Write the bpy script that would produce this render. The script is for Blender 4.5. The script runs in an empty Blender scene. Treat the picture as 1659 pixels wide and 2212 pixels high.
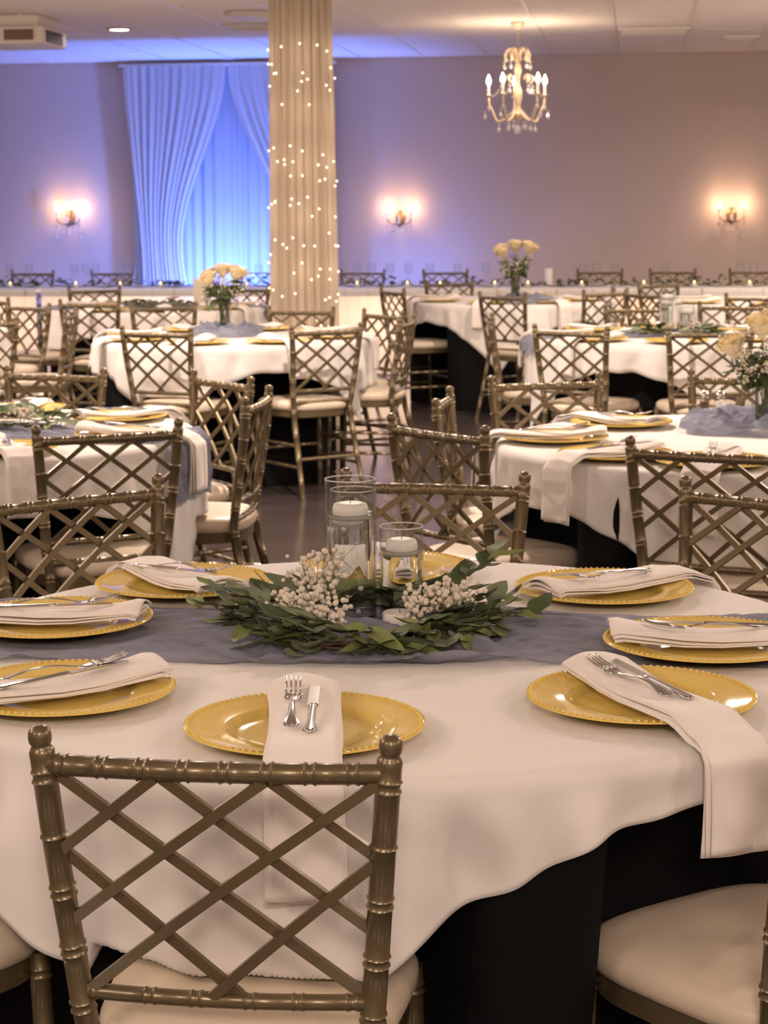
import bpy, math, random
from mathutils import Vector, Matrix
sc = bpy.context.scene
COL = sc.collection
PI = math.pi
cos, sin, rad = math.cos, math.sin, math.radians
random.seed(7)

# ------------------------------------------------------------------ camera
FPX = 4150.0; PITCH = rad(9.09); ROLL = rad(-0.4); EYE = 1.48
camd = bpy.data.cameras.new('camera'); cam = bpy.data.objects.new('camera', camd); COL.objects.link(cam)
camd.sensor_fit = 'VERTICAL'; camd.sensor_height = 36.0; camd.lens = FPX / 2212 * 36.0
camd.clip_start = 0.05; camd.clip_end = 100
CR = Matrix.Rotation(PI/2 - PITCH, 3, 'X') @ Matrix.Rotation(ROLL, 3, 'Z')
cam.matrix_world = Matrix.Translation((0, 0, EYE)) @ CR.to_4x4()
camd.dof.use_dof = True; camd.dof.focus_distance = 2.55; camd.dof.aperture_fstop = 15.0
sc.camera = cam
sc.cycles.max_bounces = 8; sc.cycles.diffuse_bounces = 3; sc.cycles.glossy_bounces = 3; sc.cycles.transmission_bounces = 8; sc.cycles.transparent_max_bounces = 12
# ------------------------------------------------------------------ world, exposure
w = bpy.data.worlds.new('world'); sc.world = w; w.use_nodes = True
w.node_tree.nodes['Background'].inputs[0].default_value = (1.0, 0.86, 0.74, 1)
w.node_tree.nodes['Background'].inputs[1].default_value = 0.02
sc.view_settings.view_transform = 'Standard'; sc.view_settings.look = 'None'
sc.view_settings.exposure = 0.16; sc.view_settings.gamma = 1.0; sc.view_settings.use_curve_mapping = False

YAW = rad(7.4); RC, RS = cos(YAW), sin(YAW)          # the room's long axis points 7.4 degrees right of the view
CEIL = 2.87; WALL = 18.72
def room(rx, ry, z=0.0): return Vector((rx*RC + ry*RS, -rx*RS + ry*RC, z))
def toroom(x, y): return (x*RC - y*RS, x*RS + y*RC)
WARM = (1.0, 0.77, 0.56)
def lamp(name, kind, loc, energy, color=WARM, **kw):
    l = bpy.data.lights.new(name, kind); l.energy = energy; l.color = color
    rot = kw.pop('rot', (0, 0, 0))
    for k, v in kw.items(): setattr(l, k, v)
    o = bpy.data.objects.new(name, l); COL.objects.link(o); o.location = loc; o.rotation_euler = rot
    return o
# ceiling downlights: (room x, room y, watts)
DOWN = [(-3.0, -1.2, 100, 1.2), (0.4, -2.0, 80, 1.2), (3.6, -1.2, 92, 1.2),
        (-4.5, 5.3, 70, .16), (-1.05, 7.6, 125, .16), (2.7, 6.2, 70, .16), (5.2, 5.3, 70, .16),
        (-5.6, 11.2, 80, .16), (-3.4, 9.4, 60, .16), (0.2, 12.2, 60, .16), (3.0, 10.9, 80, .16),
        (-4.07, 15.25, 16, .16), (2.9, 15.3, 75, .16)]
DOWNC = (1.0, 0.81, 0.68)
for i, (x, y, e, ds) in enumerate(DOWN):
    lamp('downlight_lamp', 'AREA', room(x, y, CEIL-0.03), e, DOWNC, shape='DISK', size=ds, spread=rad(170), rot=(0, 0, 0))
# the room's other chandeliers hang outside the picture
for x, y, e in ((-4.6, 8.6, 65), (2.6, 8.6, 65), (-3.6, 2.4, 75), (3.6, 2.4, 75), (2.7, 14.0, 85), (-6.6, 12.4, 40), (0.3, -1.0, 70)):
    lamp('chandelier_lamp', 'POINT', room(x, y, 2.35), e, (1.0, 0.78, 0.62), shadow_soft_size=0.22)
# blue uplights stand on the floor behind the head table
UPL = [(-5.7, 17.95, 8, 16), (-3.86, 17.85, 120, 14), (-2.0, 17.95, 14, 16)]
for rx, ry, e, tilt in UPL:
    lamp('uplight_lamp', 'AREA', room(rx, ry, 0.24), e, (0.12, 0.24, 1.0), shape='DISK', size=0.12, spread=rad(165), rot=(PI - rad(tilt), 0, -YAW))

# ------------------------------------------------------------------ materials
MATS = {}
def mat(name, col, rough=0.6, metal=0.0, spec=0.5, bump=None, var=None, sheen=0, coat=0, trans=0, ior=1.45, emit=None, es=0, alpha=1):
    m = bpy.data.materials.new(name); m.use_nodes = True; nt = m.node_tree; N = nt.nodes; L = nt.links
    b = N['Principled BSDF']
    b.inputs['Base Color'].default_value = (*col, 1); b.inputs['Roughness'].default_value = rough
    b.inputs['Metallic'].default_value = metal; b.inputs['Specular IOR Level'].default_value = spec
    b.inputs['IOR'].default_value = ior
    if sheen: b.inputs['Sheen Weight'].default_value = sheen
    if coat: b.inputs['Coat Weight'].default_value = coat; b.inputs['Coat Roughness'].default_value = 0.15
    if trans: b.inputs['Transmission Weight'].default_value = trans
    if emit: b.inputs['Emission Color'].default_value = (*emit, 1); b.inputs['Emission Strength'].default_value = es
    if alpha < 1: b.inputs['Alpha'].default_value = alpha
    tc = N.new('ShaderNodeTexCoord')
    if var:                                    # (scale, second colour, contrast)
        n = N.new('ShaderNodeTexNoise'); n.inputs['Scale'].default_value = var[0]; n.inputs['Detail'].default_value = 5
        L.new(tc.outputs['Object'], n.inputs['Vector'])
        r = N.new('ShaderNodeValToRGB'); r.color_ramp.elements[0].position = 0.5 - var[2]; r.color_ramp.elements[1].position = 0.5 + var[2]
        r.color_ramp.elements[0].color = (*col, 1); r.color_ramp.elements[1].color = (*var[1], 1)
        L.new(n.outputs['Fac'], r.inputs['Fac']); L.new(r.outputs['Color'], b.inputs['Base Color'])
    if bump:                                   # (scale, strength)
        n = N.new('ShaderNodeTexNoise'); n.inputs['Scale'].default_value = bump[0]; n.inputs['Detail'].default_value = 3
        L.new(tc.outputs['Object'], n.inputs['Vector'])
        u = N.new('ShaderNodeBump'); u.inputs['Strength'].default_value = bump[1]; u.inputs['Distance'].default_value = 0.01
        L.new(n.outputs['Fac'], u.inputs['Height']); L.new(u.outputs['Normal'], b.inputs['Normal'])
    MATS[name] = m
    return m
def sheer(name, col, transp, transl, streak=None):
    m = bpy.data.materials.new(name); m.use_nodes = True; nt = m.node_tree; N = nt.nodes; L = nt.links
    N.remove(N['Principled BSDF']); out = N['Material Output']
    d = N.new('ShaderNodeBsdfDiffuse'); d.inputs[0].default_value = (*col, 1)
    t = N.new('ShaderNodeBsdfTranslucent'); t.inputs[0].default_value = (*col, 1)
    x = N.new('ShaderNodeBsdfTransparent')
    a = N.new('ShaderNodeMixShader'); a.inputs[0].default_value = transl
    L.new(d.outputs[0], a.inputs[1]); L.new(t.outputs[0], a.inputs[2])
    tc = N.new('ShaderNodeTexCoord'); n = N.new('ShaderNodeTexNoise'); n.inputs['Scale'].default_value = 900
    L.new(tc.outputs['Object'], n.inputs['Vector'])
    mr = N.new('ShaderNodeMapRange'); mr.inputs[1].default_value = 0.3; mr.inputs[2].default_value = 0.7
    mr.inputs[3].default_value = max(0, transp-0.1); mr.inputs[4].default_value = transp+0.1
    L.new(n.outputs['Fac'], mr.inputs[0])
    if streak:
        mp = N.new('ShaderNodeMapping'); mp.inputs['Scale'].default_value = streak; L.new(tc.outputs['Object'], mp.inputs['Vector']); L.new(mp.outputs[0], n.inputs['Vector'])
        n.inputs['Scale'].default_value = 1.0; n.inputs['Detail'].default_value = 5; n.inputs['Distortion'].default_value = 0.6
        mr.inputs[1].default_value = 0.38; mr.inputs[2].default_value = 0.66; mr.inputs[3].default_value = 0.0; mr.inputs[4].default_value = 0.50
    b = N.new('ShaderNodeMixShader'); L.new(mr.outputs[0], b.inputs[0]); L.new(a.outputs[0], b.inputs[1]); L.new(x.outputs[0], b.inputs[2])
    L.new(b.outputs[0], out.inputs[0]); MATS[name] = m
def thinglass(name, tint=(0.97, 0.98, 0.98)):
    m = bpy.data.materials.new(name); m.use_nodes = True; nt = m.node_tree; N = nt.nodes; L = nt.links
    N.remove(N['Principled BSDF']); out = N['Material Output']
    t = N.new('ShaderNodeBsdfTransparent'); t.inputs[0].default_value = (*tint, 1)
    g = N.new('ShaderNodeBsdfGlossy'); g.inputs['Roughness'].default_value = 0.03
    f = N.new('ShaderNodeLayerWeight'); f.inputs['Blend'].default_value = 0.5
    pw = N.new('ShaderNodeMath'); pw.operation = 'POWER'; pw.inputs[1].default_value = 4.0; L.new(f.outputs['Facing'], pw.inputs[0])
    mr = N.new('ShaderNodeMapRange'); mr.inputs[3].default_value = 0.035; mr.inputs[4].default_value = 0.75; L.new(pw.outputs[0], mr.inputs[0])
    x = N.new('ShaderNodeMixShader'); L.new(mr.outputs[0], x.inputs[0]); L.new(t.outputs[0], x.inputs[1]); L.new(g.outputs[0], x.inputs[2])
    L.new(x.outputs[0], out.inputs[0]); MATS[name] = m
def glow(name, col, strength):
    m = bpy.data.materials.new(name); m.use_nodes = True; nt = m.node_tree; N = nt.nodes; L = nt.links
    N.remove(N['Principled BSDF']); e = N.new('ShaderNodeEmission'); e.inputs[0].default_value = (*col, 1); e.inputs[1].default_value = strength
    L.new(e.outputs[0], N['Material Output'].inputs[0]); m.cycles.emission_sampling = 'NONE'; MATS[name] = m

mat('wall_paint', (0.50, 0.415, 0.38), 0.85, bump=(60, 0.08), var=(1.2, (0.54, 0.45, 0.415), 0.25))
mat('ceiling_tile', (0.80, 0.74, 0.70), 0.95, bump=(140, 0.3), var=(60, (0.84, 0.78, 0.74), 0.2))
mat('ceiling_grid', (0.80, 0.74, 0.70), 0.5)
mat('floor_concrete', (0.050, 0.038, 0.036), 0.16, spec=0.6, var=(3, (0.075, 0.058, 0.054), 0.25), bump=(8, 0.02))
mat('white_cloth', (0.80, 0.755, 0.72), 0.9, spec=0.15, sheen=0.2, bump=(260, 0.06))
mat('napkin_cloth', (0.90, 0.83, 0.78), 0.9, spec=0.15, sheen=0.2, bump=(300, 0.08))
mat('black_cloth', (0.0035, 0.0035, 0.0045), 0.8, spec=0.2, bump=(200, 0.1))
mat('gold_paint', (0.19, 0.145, 0.08), 0.34, metal=0.5, coat=0.25, bump=(240, 0.03), var=(9, (0.165, 0.122, 0.066), 0.25))
mat('ivory_vinyl', (0.74, 0.62, 0.48), 0.36, bump=(22, 0.10))
mat('charger_gold', (0.80, 0.575, 0.150), 0.075, metal=0.0, spec=0.35)
mat('silver', (0.62, 0.60, 0.57), 0.16, metal=1.0)
sheer('gauze_blue', (0.33, 0.34, 0.42), 0.12, 0.2, (5, 42, 30))
sheer('gauze_bunch', (0.29, 0.30, 0.385), 0.12, 0.2, (9, 14, 60))
sheer('sheer_white', (0.66, 0.65, 0.68), 0.10, 0.35)
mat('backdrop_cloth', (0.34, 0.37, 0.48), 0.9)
sheer('pillar_cloth', (0.62, 0.53, 0.42), 0.03, 0.4)
sheer('skirt_cloth', (0.86, 0.78, 0.70), 0.05, 0.55)
thinglass('clear_glass')
mat('water', (1, 1, 1), 0.0, trans=1.0, ior=1.33)
mat('candle_wax', (0.85, 0.80, 0.74), 0.45)
mat('leaf_dark', (0.065, 0.090, 0.038), 0.6, spec=0.25, var=(30, (0.095, 0.125, 0.055), 0.3))
mat('leaf_grey', (0.165, 0.195, 0.120), 0.65, spec=0.2, var=(30, (0.21, 0.24, 0.155), 0.3))
mat('leaf_light', (0.18, 0.215, 0.070), 0.6, spec=0.25, var=(30, (0.23, 0.27, 0.10), 0.3))
mat('stem_green', (0.13, 0.14, 0.06), 0.6)
mat('twig', (0.14, 0.09, 0.05), 0.7)
mat('blossom', (0.78, 0.70, 0.58), 0.8)
mat('rose_petal', (0.86, 0.72, 0.46), 0.6, sheen=0.2)
mat('pearl', (0.85, 0.80, 0.74), 0.25)
mat('antique_cream', (0.62, 0.50, 0.36), 0.45, metal=0.2)
mat('sconce_bronze', (0.22, 0.15, 0.09), 0.4, metal=0.6)
mat('crystal', (0.95, 0.95, 0.97), 0.02, trans=0.6, ior=1.5)
mat('white_plastic', (0.68, 0.62, 0.58), 0.5)
mat('dark_grille', (0.05, 0.04, 0.04), 0.6)
mat('brown_grille', (0.16, 0.10, 0.07), 0.6)
mat('card', (0.72, 0.64, 0.52), 0.8)
mat('black_metal', (0.01, 0.01, 0.012), 0.4)
mat('pepper', (0.09, 0.045, 0.02), 0.5)
mat('salt', (0.85, 0.80, 0.74), 0.6)
glow('bulb_glow', (1.0, 0.80, 0.55), 14)
glow('fairy_glow', (1.0, 0.78, 0.55), 3.2)
glow('can_glow', (1.0, 0.84, 0.66), 6)
glow('blue_lens', (0.1, 0.3, 1.0), 20)
glow('flame_glow', (1.0, 0.62, 0.25), 6)

# ------------------------------------------------------------------ mesh helpers
class MB:
    def __init__(s): s.v = []; s.f = []
    def add(s, v, f):
        k = len(s.v); s.v += [tuple(p) for p in v]; s.f += [tuple(i+k for i in q) for q in f]; return s
    def box(s, c, d, M=None):
        x, y, z = d[0]/2, d[1]/2, d[2]/2
        v = [Vector((a*x, b*y, e*z)) for a in (-1, 1) for b in (-1, 1) for e in (-1, 1)]
        if M: v = [M @ p for p in v]
        v = [p + Vector(c) for p in v]
        return s.add(v, [(0, 1, 3, 2), (4, 6, 7, 5), (0, 4, 5, 1), (2, 3, 7, 6), (0, 2, 6, 4), (1, 5, 7, 3)])
    def lathe(s, prof, n=24, c=(0, 0, 0), cap=True):
        v = []; f = []
        for r, z in prof:
            for i in range(n): a = 2*PI*i/n; v.append((c[0]+r*cos(a), c[1]+r*sin(a), c[2]+z))
        for j in range(len(prof)-1):
            for i in range(n): k = (i+1) % n; f.append((j*n+i, j*n+k, (j+1)*n+k, (j+1)*n+i))
        if cap:
            if prof[0][0] > 1e-6: f.append(tuple(range(n-1, -1, -1)))
            if prof[-1][0] > 1e-6: f.append(tuple((len(prof)-1)*n+i for i in range(n)))
        return s.add(v, f)
    def tube(s, pts, rs, n=8, closed=False):
        pts = [Vector(p) for p in pts]; m = len(pts)
        if not isinstance(rs, (list, tuple)): rs = [rs]*m
        t0 = (pts[1]-pts[0]).normalized(); up = Vector((0, 0, 1)) if abs(t0.z) < 0.9 else Vector((1, 0, 0))
        nx = t0.cross(up).normalized(); v = []; f = []
        for i, p in enumerate(pts):
            t = (pts[min(i+1, m-1)]-pts[max(i-1, 0)])
            if t.length < 1e-9: t = t0
            t = t.normalized(); nx = (nx - t*nx.dot(t)).normalized(); ny = t.cross(nx)
            for k in range(n): a = 2*PI*k/n; v.append(p + (nx*cos(a)+ny*sin(a))*rs[i])
        for i in range(m-1):
            for k in range(n): q = (k+1) % n; f.append((i*n+k, i*n+q, (i+1)*n+q, (i+1)*n+k))
        f.append(tuple(range(n-1, -1, -1))); f.append(tuple((m-1)*n+k for k in range(n)))
        return s.add(v, f)
    def ball(s, c, r, n=8, m=5, sx=1, sy=1, sz=1):
        v = [(c[0], c[1], c[2]-r*sz)]; f = []
        for j in range(1, m):
            b = -PI/2+PI*j/m
            for i in range(n): a = 2*PI*i/n; v.append((c[0]+r*sx*cos(b)*cos(a), c[1]+r*sy*cos(b)*sin(a), c[2]+r*sz*sin(b)))
        v.append((c[0], c[1], c[2]+r*sz)); e = len(v)-1
        for i in range(n):
            k = (i+1) % n; f.append((0, 1+k, 1+i)); f.append((e, 1+(m-2)*n+i, 1+(m-2)*n+k))
            for j in range(m-2): f.append((1+j*n+i, 1+j*n+k, 1+(j+1)*n+k, 1+(j+1)*n+i))
        return s.add(v, f)
    def grid(s, fn, nu, nv, closed_u=False):
        v = [fn(i/nu, j/nv) for j in range(nv+1) for i in range(nu+1)]
        f = [(j*(nu+1)+i, j*(nu+1)+i+1, (j+1)*(nu+1)+i+1, (j+1)*(nu+1)+i) for j in range(nv) for i in range(nu)]
        return s.add(v, f)
    def mesh(s, name, m, smooth=True):
        me = bpy.data.meshes.new(name); me.from_pydata(s.v, [], s.f); me.update()
        if smooth: me.shade_smooth()
        if smooth == 'auto': me.set_sharp_from_angle(angle=rad(38))
        me.materials.append(MATS[m] if isinstance(m, str) else m)
        return me
def put(name, me, parent=None, loc=(0, 0, 0), rot=(0, 0, 0), scale=(1, 1, 1)):
    o = bpy.data.objects.new(name, me); COL.objects.link(o)
    o.location = loc; o.rotation_euler = rot; o.scale = scale
    if parent: o.parent = parent
    return o
def tag(o, label, cat, group=None, kind=None):
    o['label'] = label; o['category'] = cat
    if group: o['group'] = group
    if kind: o['kind'] = kind
    return o
def thing(name, loc, rz, label, cat, group=None):
    o = bpy.data.objects.new(name, None); COL.objects.link(o); o.empty_display_size = 0.1
    o.location = loc; o.rotation_euler = (0, 0, rz); return tag(o, label, cat, group)
def struct(o): o['kind'] = 'structure'; return o
def solid(o, t, off=0):
    m = o.modifiers.new('solid', 'SOLIDIFY'); m.thickness = t; m.offset = off; return o
def at(px, py, z):                       # the point of the plane at height z that the photograph shows at this pixel
    d = CR @ Vector(((px-829.5)/FPX, -(py-1106)/FPX, -1)); t = (z-EYE)/d.z
    return Vector((d.x*t, d.y*t, z))
def smooth(x): x = max(0, min(1, x)); return x*x*(3-2*x)
def lerp(a, b, t): return a+(b-a)*t
def noise1(x, seed=0):                   # smooth 1-d noise
    i = math.floor(x); f = smooth(x-i); r = lambda k: random.Random(k*7919+seed*104729).uniform(-1, 1)
    return lerp(r(i), r(i+1), f)

# ------------------------------------------------------------------ the room
def plane(name, pts, m):
    b = MB(); b.add(pts, [(0, 1, 2, 3)]); return struct(put(name, b.mesh(name, m, False)))
XL, XR, YB = -9.0, 9.0, -4.5
fl = MB(); fl.box((0, 0, -0.05), (18.4, WALL-YB+0.4, 0.1))
o = struct(put('floor', fl.mesh('floor', 'floor_concrete', False), None, room(0, (WALL+YB)/2), (0, 0, -YAW)))
def wall(name, rx, ry, lx, ly):
    b = MB(); b.box((0, 0, CEIL/2+0.1), (lx, ly, CEIL+0.2)); return struct(put(name, b.mesh(name, 'wall_paint', False), None, room(rx, ry), (0, 0, -YAW)))
wall('wall_back', 0, WALL+0.1, 18.4, 0.2); wall('wall_left', XL-0.1, (WALL+YB)/2, 0.2, WALL-YB)
wall('wall_right', XR+0.1, (WALL+YB)/2, 0.2, WALL-YB); wall('wall_front', 0, YB-0.1, 18.4, 0.2)
# ceiling: slab above, tiles with real joints in the part the photograph shows, grid bars between them
cb = MB(); cb.box((0, 0, CEIL+0.10), (18.0, WALL-YB, 0.1))
ceil = struct(put('ceiling', cb.mesh('ceiling', 'ceiling_tile', False), None, room(0, (WALL+YB)/2), (0, 0, -YAW)))
cy0 = (WALL+YB)/2
TW, TD = 0.61, 1.22
tb = MB(); tb.box((0, 0, 0), (TW-0.030, TD-0.030, 0.014)); tile_me = tb.mesh('ceiling_tile', 'ceiling_tile', False)
gx = toroom(*at(1320, 0, CEIL).xy)[0] % TW
gx0 = gx - 15*TW
rest = MB(); ncol = 29; nrow = 19
for c in range(ncol):
    for r in range(nrow):
        x = gx0 + (c+0.5)*TW; y = WALL - (r+0.5)*TD - 0.02
        if x < XL or x > XR or y < YB+0.4: continue
        if r < 5 and -6.2 < x < 4.2:
            put('tile', tile_me, ceil, (x, y-cy0, CEIL+0.007+random.uniform(0, 0.002)))
        else: rest.box((x, y-cy0, CEIL+0.007), (TW-0.030, TD-0.030, 0.014))
ro = put('tile_field', rest.mesh('tile_field', 'ceiling_tile', False), ceil); ro['kind'] = 'stuff'
for c in range(ncol+1):
    x = gx0 + c*TW
    if x < XL or x > XR: continue
    b = MB(); b.box((0, 0, 0), (0.026, WALL-YB-0.05, 0.022)); put('grid_bar', b.mesh('grid_bar', 'ceiling_grid', False), ceil, (x, 0, CEIL+0.006))
cbm = MB(); cbm.box((0, 0, 0), (17.9, 0.024, 0.016)); cbm = cbm.mesh('cross_bar', 'ceiling_grid', False)
for r in range(nrow): put('cross_bar', cbm, ceil, (0, WALL-r*TD-0.02-cy0, CEIL+0.010))
# recessed downlights
dl = MB(); dl.lathe([(0.075, 0.0), (0.105, -0.004), (0.108, 0.004), (0.080, 0.012), (0.075, 0.0)], 28, cap=False); dl = dl.mesh('trim', 'white_plastic')
dlens = MB(); dlens.lathe([(0.001, -0.001), (0.075, -0.001), (0.075, 0.006)], 24); dlens = dlens.mesh('lens', 'can_glow', False)
for i, (x, y, e, ds) in enumerate(DOWN):
    if i != 11: continue
    t = thing('recessed_light', room(x, y, CEIL-0.008), 0, 'round recessed ceiling light above the left end of the head table', 'light')
    put('trim_ring', dl, t); put('lens', dlens, t)
p = at(540, 27, CEIL); t = thing('ceiling_disc', (p.x, p.y, CEIL-0.02), 0, 'flat pale round ceiling fixture beside the draped pillar top', 'light fixture')
b = MB(); b.lathe([(0.01, -0.02), (0.15, -0.02), (0.17, -0.008), (0.17, 0.012), (0.01, 0.012)], 28); put('housing', b.mesh('housing', 'white_plastic', 'auto'), t)
b = MB(); b.lathe([(0.175, 0.0), (0.19, 0.0), (0.19, 0.014), (0.175, 0.014)], 28, cap=False); put('rim', b.mesh('rim', 'white_plastic', 'auto'), t)
def vent(px, py, wx, wy, label, mframe='white_plastic'):
    p = at(px, py, CEIL); t = thing('ceiling_vent', (p.x, p.y, CEIL-0.012), -YAW, label, 'vent')
    b = MB()
    for s in (-1, 1):
        b.box((0, s*(wy/2-0.015), 0), (wx, 0.03, 0.018)); b.box((s*(wx/2-0.015), 0, 0), (0.03, wy-0.06, 0.018))
    put('frame', b.mesh('frame', mframe, False), t)
    n = int(wy/0.05)
    sl = MB(); sl.box((0, 0, 0), (wx-0.06, 0.035, 0.004), Matrix.Rotation(rad(35), 3, 'X')); sl = sl.mesh('slat', mframe, False)
    for i in range(n): put('slat', sl, t, (0, -wy/2+0.03+(i+0.5)*(wy-0.06)/n, 0))
    b = MB(); b.box((0, 0, 0.012), (wx-0.04, wy-0.04, 0.004)); put('backing', b.mesh('backing', 'dark_grille', False), t)
vent(545, 56, 0.40, 0.40, 'square louvred ceiling vent left of the draped pillar')
vent(1412, 64, 0.58, 0.58, 'louvred ceiling vent right of the chandelier')
vent(1600, 78, 0.30, 0.30, 'small ceiling vent near the top right corner')
# hanging air unit at the upper left
p = at(60, 62, 2.78)
t = thing('air_unit', (p.x-0.12, p.y+0.1, 2.72), -YAW, 'cream box-shaped ceiling air unit with dark grilles at upper left', 'air conditioner')
b = MB(); b.box((0, 0, 0.0), (0.62, 0.6, 0.13)); ho = put('housing', b.mesh('housing', 'white_plastic', False), t)
m = ho.modifiers.new('bv', 'BEVEL'); m.width = 0.015; m.segments = 2
b = MB(); b.box((0, 0, 0.10), (0.52, 0.5, 0.09)); put('neck', b.mesh('neck', 'white_plastic', False), t)
for s in (-1, 1):
    b = MB(); b.box((s*0.13, -0.302, 0.0), (0.22, 0.01, 0.075)); put('grille', b.mesh('grille', 'brown_grille', False), t)
b = MB(); b.box((0.312, -0.02, -0.005), (0.01, 0.40, 0.085)); put('side_grille', b.mesh('side_grille', 'dark_grille', False), t)

# ------------------------------------------------------------------ chairs
CH = 0.885
def back_pt(u, z):                       # a point of the leaning, slightly bowed chair back
    hw = lerp(0.172, 0.205, (z-0.46)/0.40)
    y = lerp(0.055, 0.004, smooth((z-0.40)/0.46)) - 0.014*(1-u*u)
    return Vector((u*hw, y, z))
def ringed(length_pts, r, rings, n=10):
    """tube along pts with double bamboo rings at the given arc fractions"""
    pts = [Vector(p) for p in length_pts]; L = [0]
    for i in range(1, len(pts)): L.append(L[-1]+(pts[i]-pts[i-1]).length)
    T = L[-1]
    def pos(s):
        s = max(0, min(T, s))
        for i in range(1, len(pts)):
            if s <= L[i]: return pts[i-1].lerp(pts[i], (s-L[i-1])/max(1e-9, L[i]-L[i-1]))
        return pts[-1]
    S = [(s, 1.0) for s in L]
    for q in rings:
        c = q*T
        for d, k in ((-0.0085, 1.0), (-0.0058, 1.14), (-0.003, 1.0), (0, 0.96), (0.003, 1.0), (0.0058, 1.14), (0.0085, 1.0)): S.append((c+d, k))
    S = sorted(x for x in S if 0 <= x[0] <= T); Q = []
    for s, k in S:
        if Q and s-Q[-1][0] < 0.0012: continue
        Q.append((s, k))
    return [pos(s) for s, k in Q], [r*k for s, k in Q]
CM = {}
def chair_meshes():
    for s, nm in ((-1, 'L'), (1, 'R')):
        path = [(s*0.185, -0.055, 0.0), (s*0.176, 0.0, 0.20), (s*0.170, 0.045, 0.38), (s*0.168, 0.055, 0.46)]
        path += [tuple(back_pt(s, z)) for z in (0.52, 0.58, 0.64, 0.70, 0.76, 0.82, 0.845)]
        P, Rr = ringed(path, 0.0150, [0.10, 0.24, 0.38, 0.52, 0.625, 0.715, 0.805, 0.895, 0.975])
        Rr = [r*lerp(0.82, 1.0, smooth(p.z/0.3)) for p, r in zip(P, Rr)]
        top = Vector(back_pt(s, 0.845)); d = (Vector(back_pt(s, 0.845))-Vector(back_pt(s, 0.78))).normalized()
        for h, r in ((0.008, 0.0155), (0.012, 0.0135), (0.0145, 0.0118), (0.017, 0.0118), (0.020, 0.0135), (0.026, 0.0142), (0.033, 0.0132), (0.037, 0.0105), (0.040, 0.005)):
            P.append(top+d*h); Rr.append(r)
        b = MB(); b.tube(P[:-9], Rr[:-9], 12); CM['post'+nm] = b.mesh('back_post', 'gold_paint', 'auto')
        b = MB(); b.tube(P[-10:], Rr[-10:], 12); CM['fin'+nm] = b.mesh('finial', 'gold_paint', 'auto')
        P, Rr = ringed([(s*0.198, 0.405, 0.0), (s*0.190, 0.395, 0.22), (s*0.186, 0.390, 0.45)], 0.0150, [0.2, 0.45, 0.7, 0.93])
        Rr = [r*lerp(0.78, 1.0, smooth(p.z/0.3)) for p, r in zip(P, Rr)]
        b = MB(); b.tube(P, Rr, 10); CM['leg'+nm] = b.mesh('front_leg', 'gold_paint', 'auto')
    def rail(z, r, rings, n=10):
        P, Rr = ringed([tuple(back_pt(-1+2*i/12, z)) for i in range(13)], r, rings)
        b = MB(); b.tube(P, Rr, n); return b
    CM['top_rail'] = rail(0.838, 0.0125, [0.06, 0.18, 0.30, 0.42, 0.54, 0.66, 0.78, 0.90]).mesh('top_rail', 'gold_paint', 'auto')
    CM['lattice_rail'] = rail(0.545, 0.0100, [0.07, 0.25, 0.41, 0.59, 0.75, 0.93]).mesh('lattice_rail', 'gold_paint', 'auto')
    CM['seat_rail'] = rail(0.485, 0.0100, [0.07, 0.25, 0.41, 0.59, 0.75, 0.93]).mesh('seat_rail', 'gold_paint', 'auto')
    # lattice: nodes given as (u 0..1, v 0..1 from the top)
    def node(u, v):
        z = lerp(0.830, 0.550, v); return (lerp(-0.955, 0.955, u), z)
    S = [((0, .345), (.325, 0), 1), ((0, .67), (.66, 0), 1), ((0.02, 1), (1, 0), 1), ((.46, 1), (1, .36), 1),
         ((0, 0), (1, 1), -1), ((.335, 0), (1, .68), -1), ((.665, 0), (1, .34), -1), ((0, .36), (.56, 1), -1)]
    CM['slats'] = []
    for a, c, side in S:
        (ua, za), (uc, zc) = node(*a), node(*c); P = []
        for i in range(7):
            t = i/6; p = back_pt(lerp(ua, uc, t), lerp(za, zc, t)); P.append(p)
        d = (P[-1]-P[0]).normalized(); nrm = Vector((0, 1, 0.08)).normalized(); wv = d.cross(nrm).normalized()
        b = MB(); v = []; f = []
        for p in P:
            q = p + nrm*(-0.0042*side)
            for (aa, cc) in ((-1, -1), (1, -1), (1, 1), (-1, 1)): v.append(q+wv*aa*0.0066+nrm*cc*0.0040)
        for i in range(6):
            for k in range(4): f.append((i*4+k, i*4+(k+1) % 4, (i+1)*4+(k+1) % 4, (i+1)*4+k))
        f += [(3, 2, 1, 0), (24, 25, 26, 27)]
        b.add(v, f); CM['slats'].append(b.mesh('slat', 'gold_paint', False))
    # seat frame and cushion, outline narrow at the back and rounded at the front
    def outline(k, n=44):
        out = []
        for i in range(n):
            a = 2*PI*i/n; ca, sa = cos(a), sin(a); e = 0.55
            x = math.copysign(abs(ca)**e, ca); y = math.copysign(abs(sa)**e, sa)
            hw = lerp(0.172, 0.208, (y+1)/2)
            out.append((x*hw*k, 0.232 + y*0.205*k))
        return out
    def stack(levels):
        b = MB(); v = []; f = []; n = 44
        for k, z in levels:
            for x, y in outline(k, n): v.append((x, y, z))
        for j in range(len(levels)-1):
            for i in range(n): q = (i+1) % n; f.append((j*n+i, j*n+q, (j+1)*n+q, (j+1)*n+i))
        f.append(tuple(range(n-1, -1, -1))); f.append(tuple((len(levels)-1)*n+i for i in range(n)))
        return b.add(v, f)
    CM['frame'] = stack([(0.95, 0.405), (0.97, 0.408), (0.97, 0.440), (0.95, 0.443)]).mesh('seat_frame', 'gold_paint', 'auto')
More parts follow.
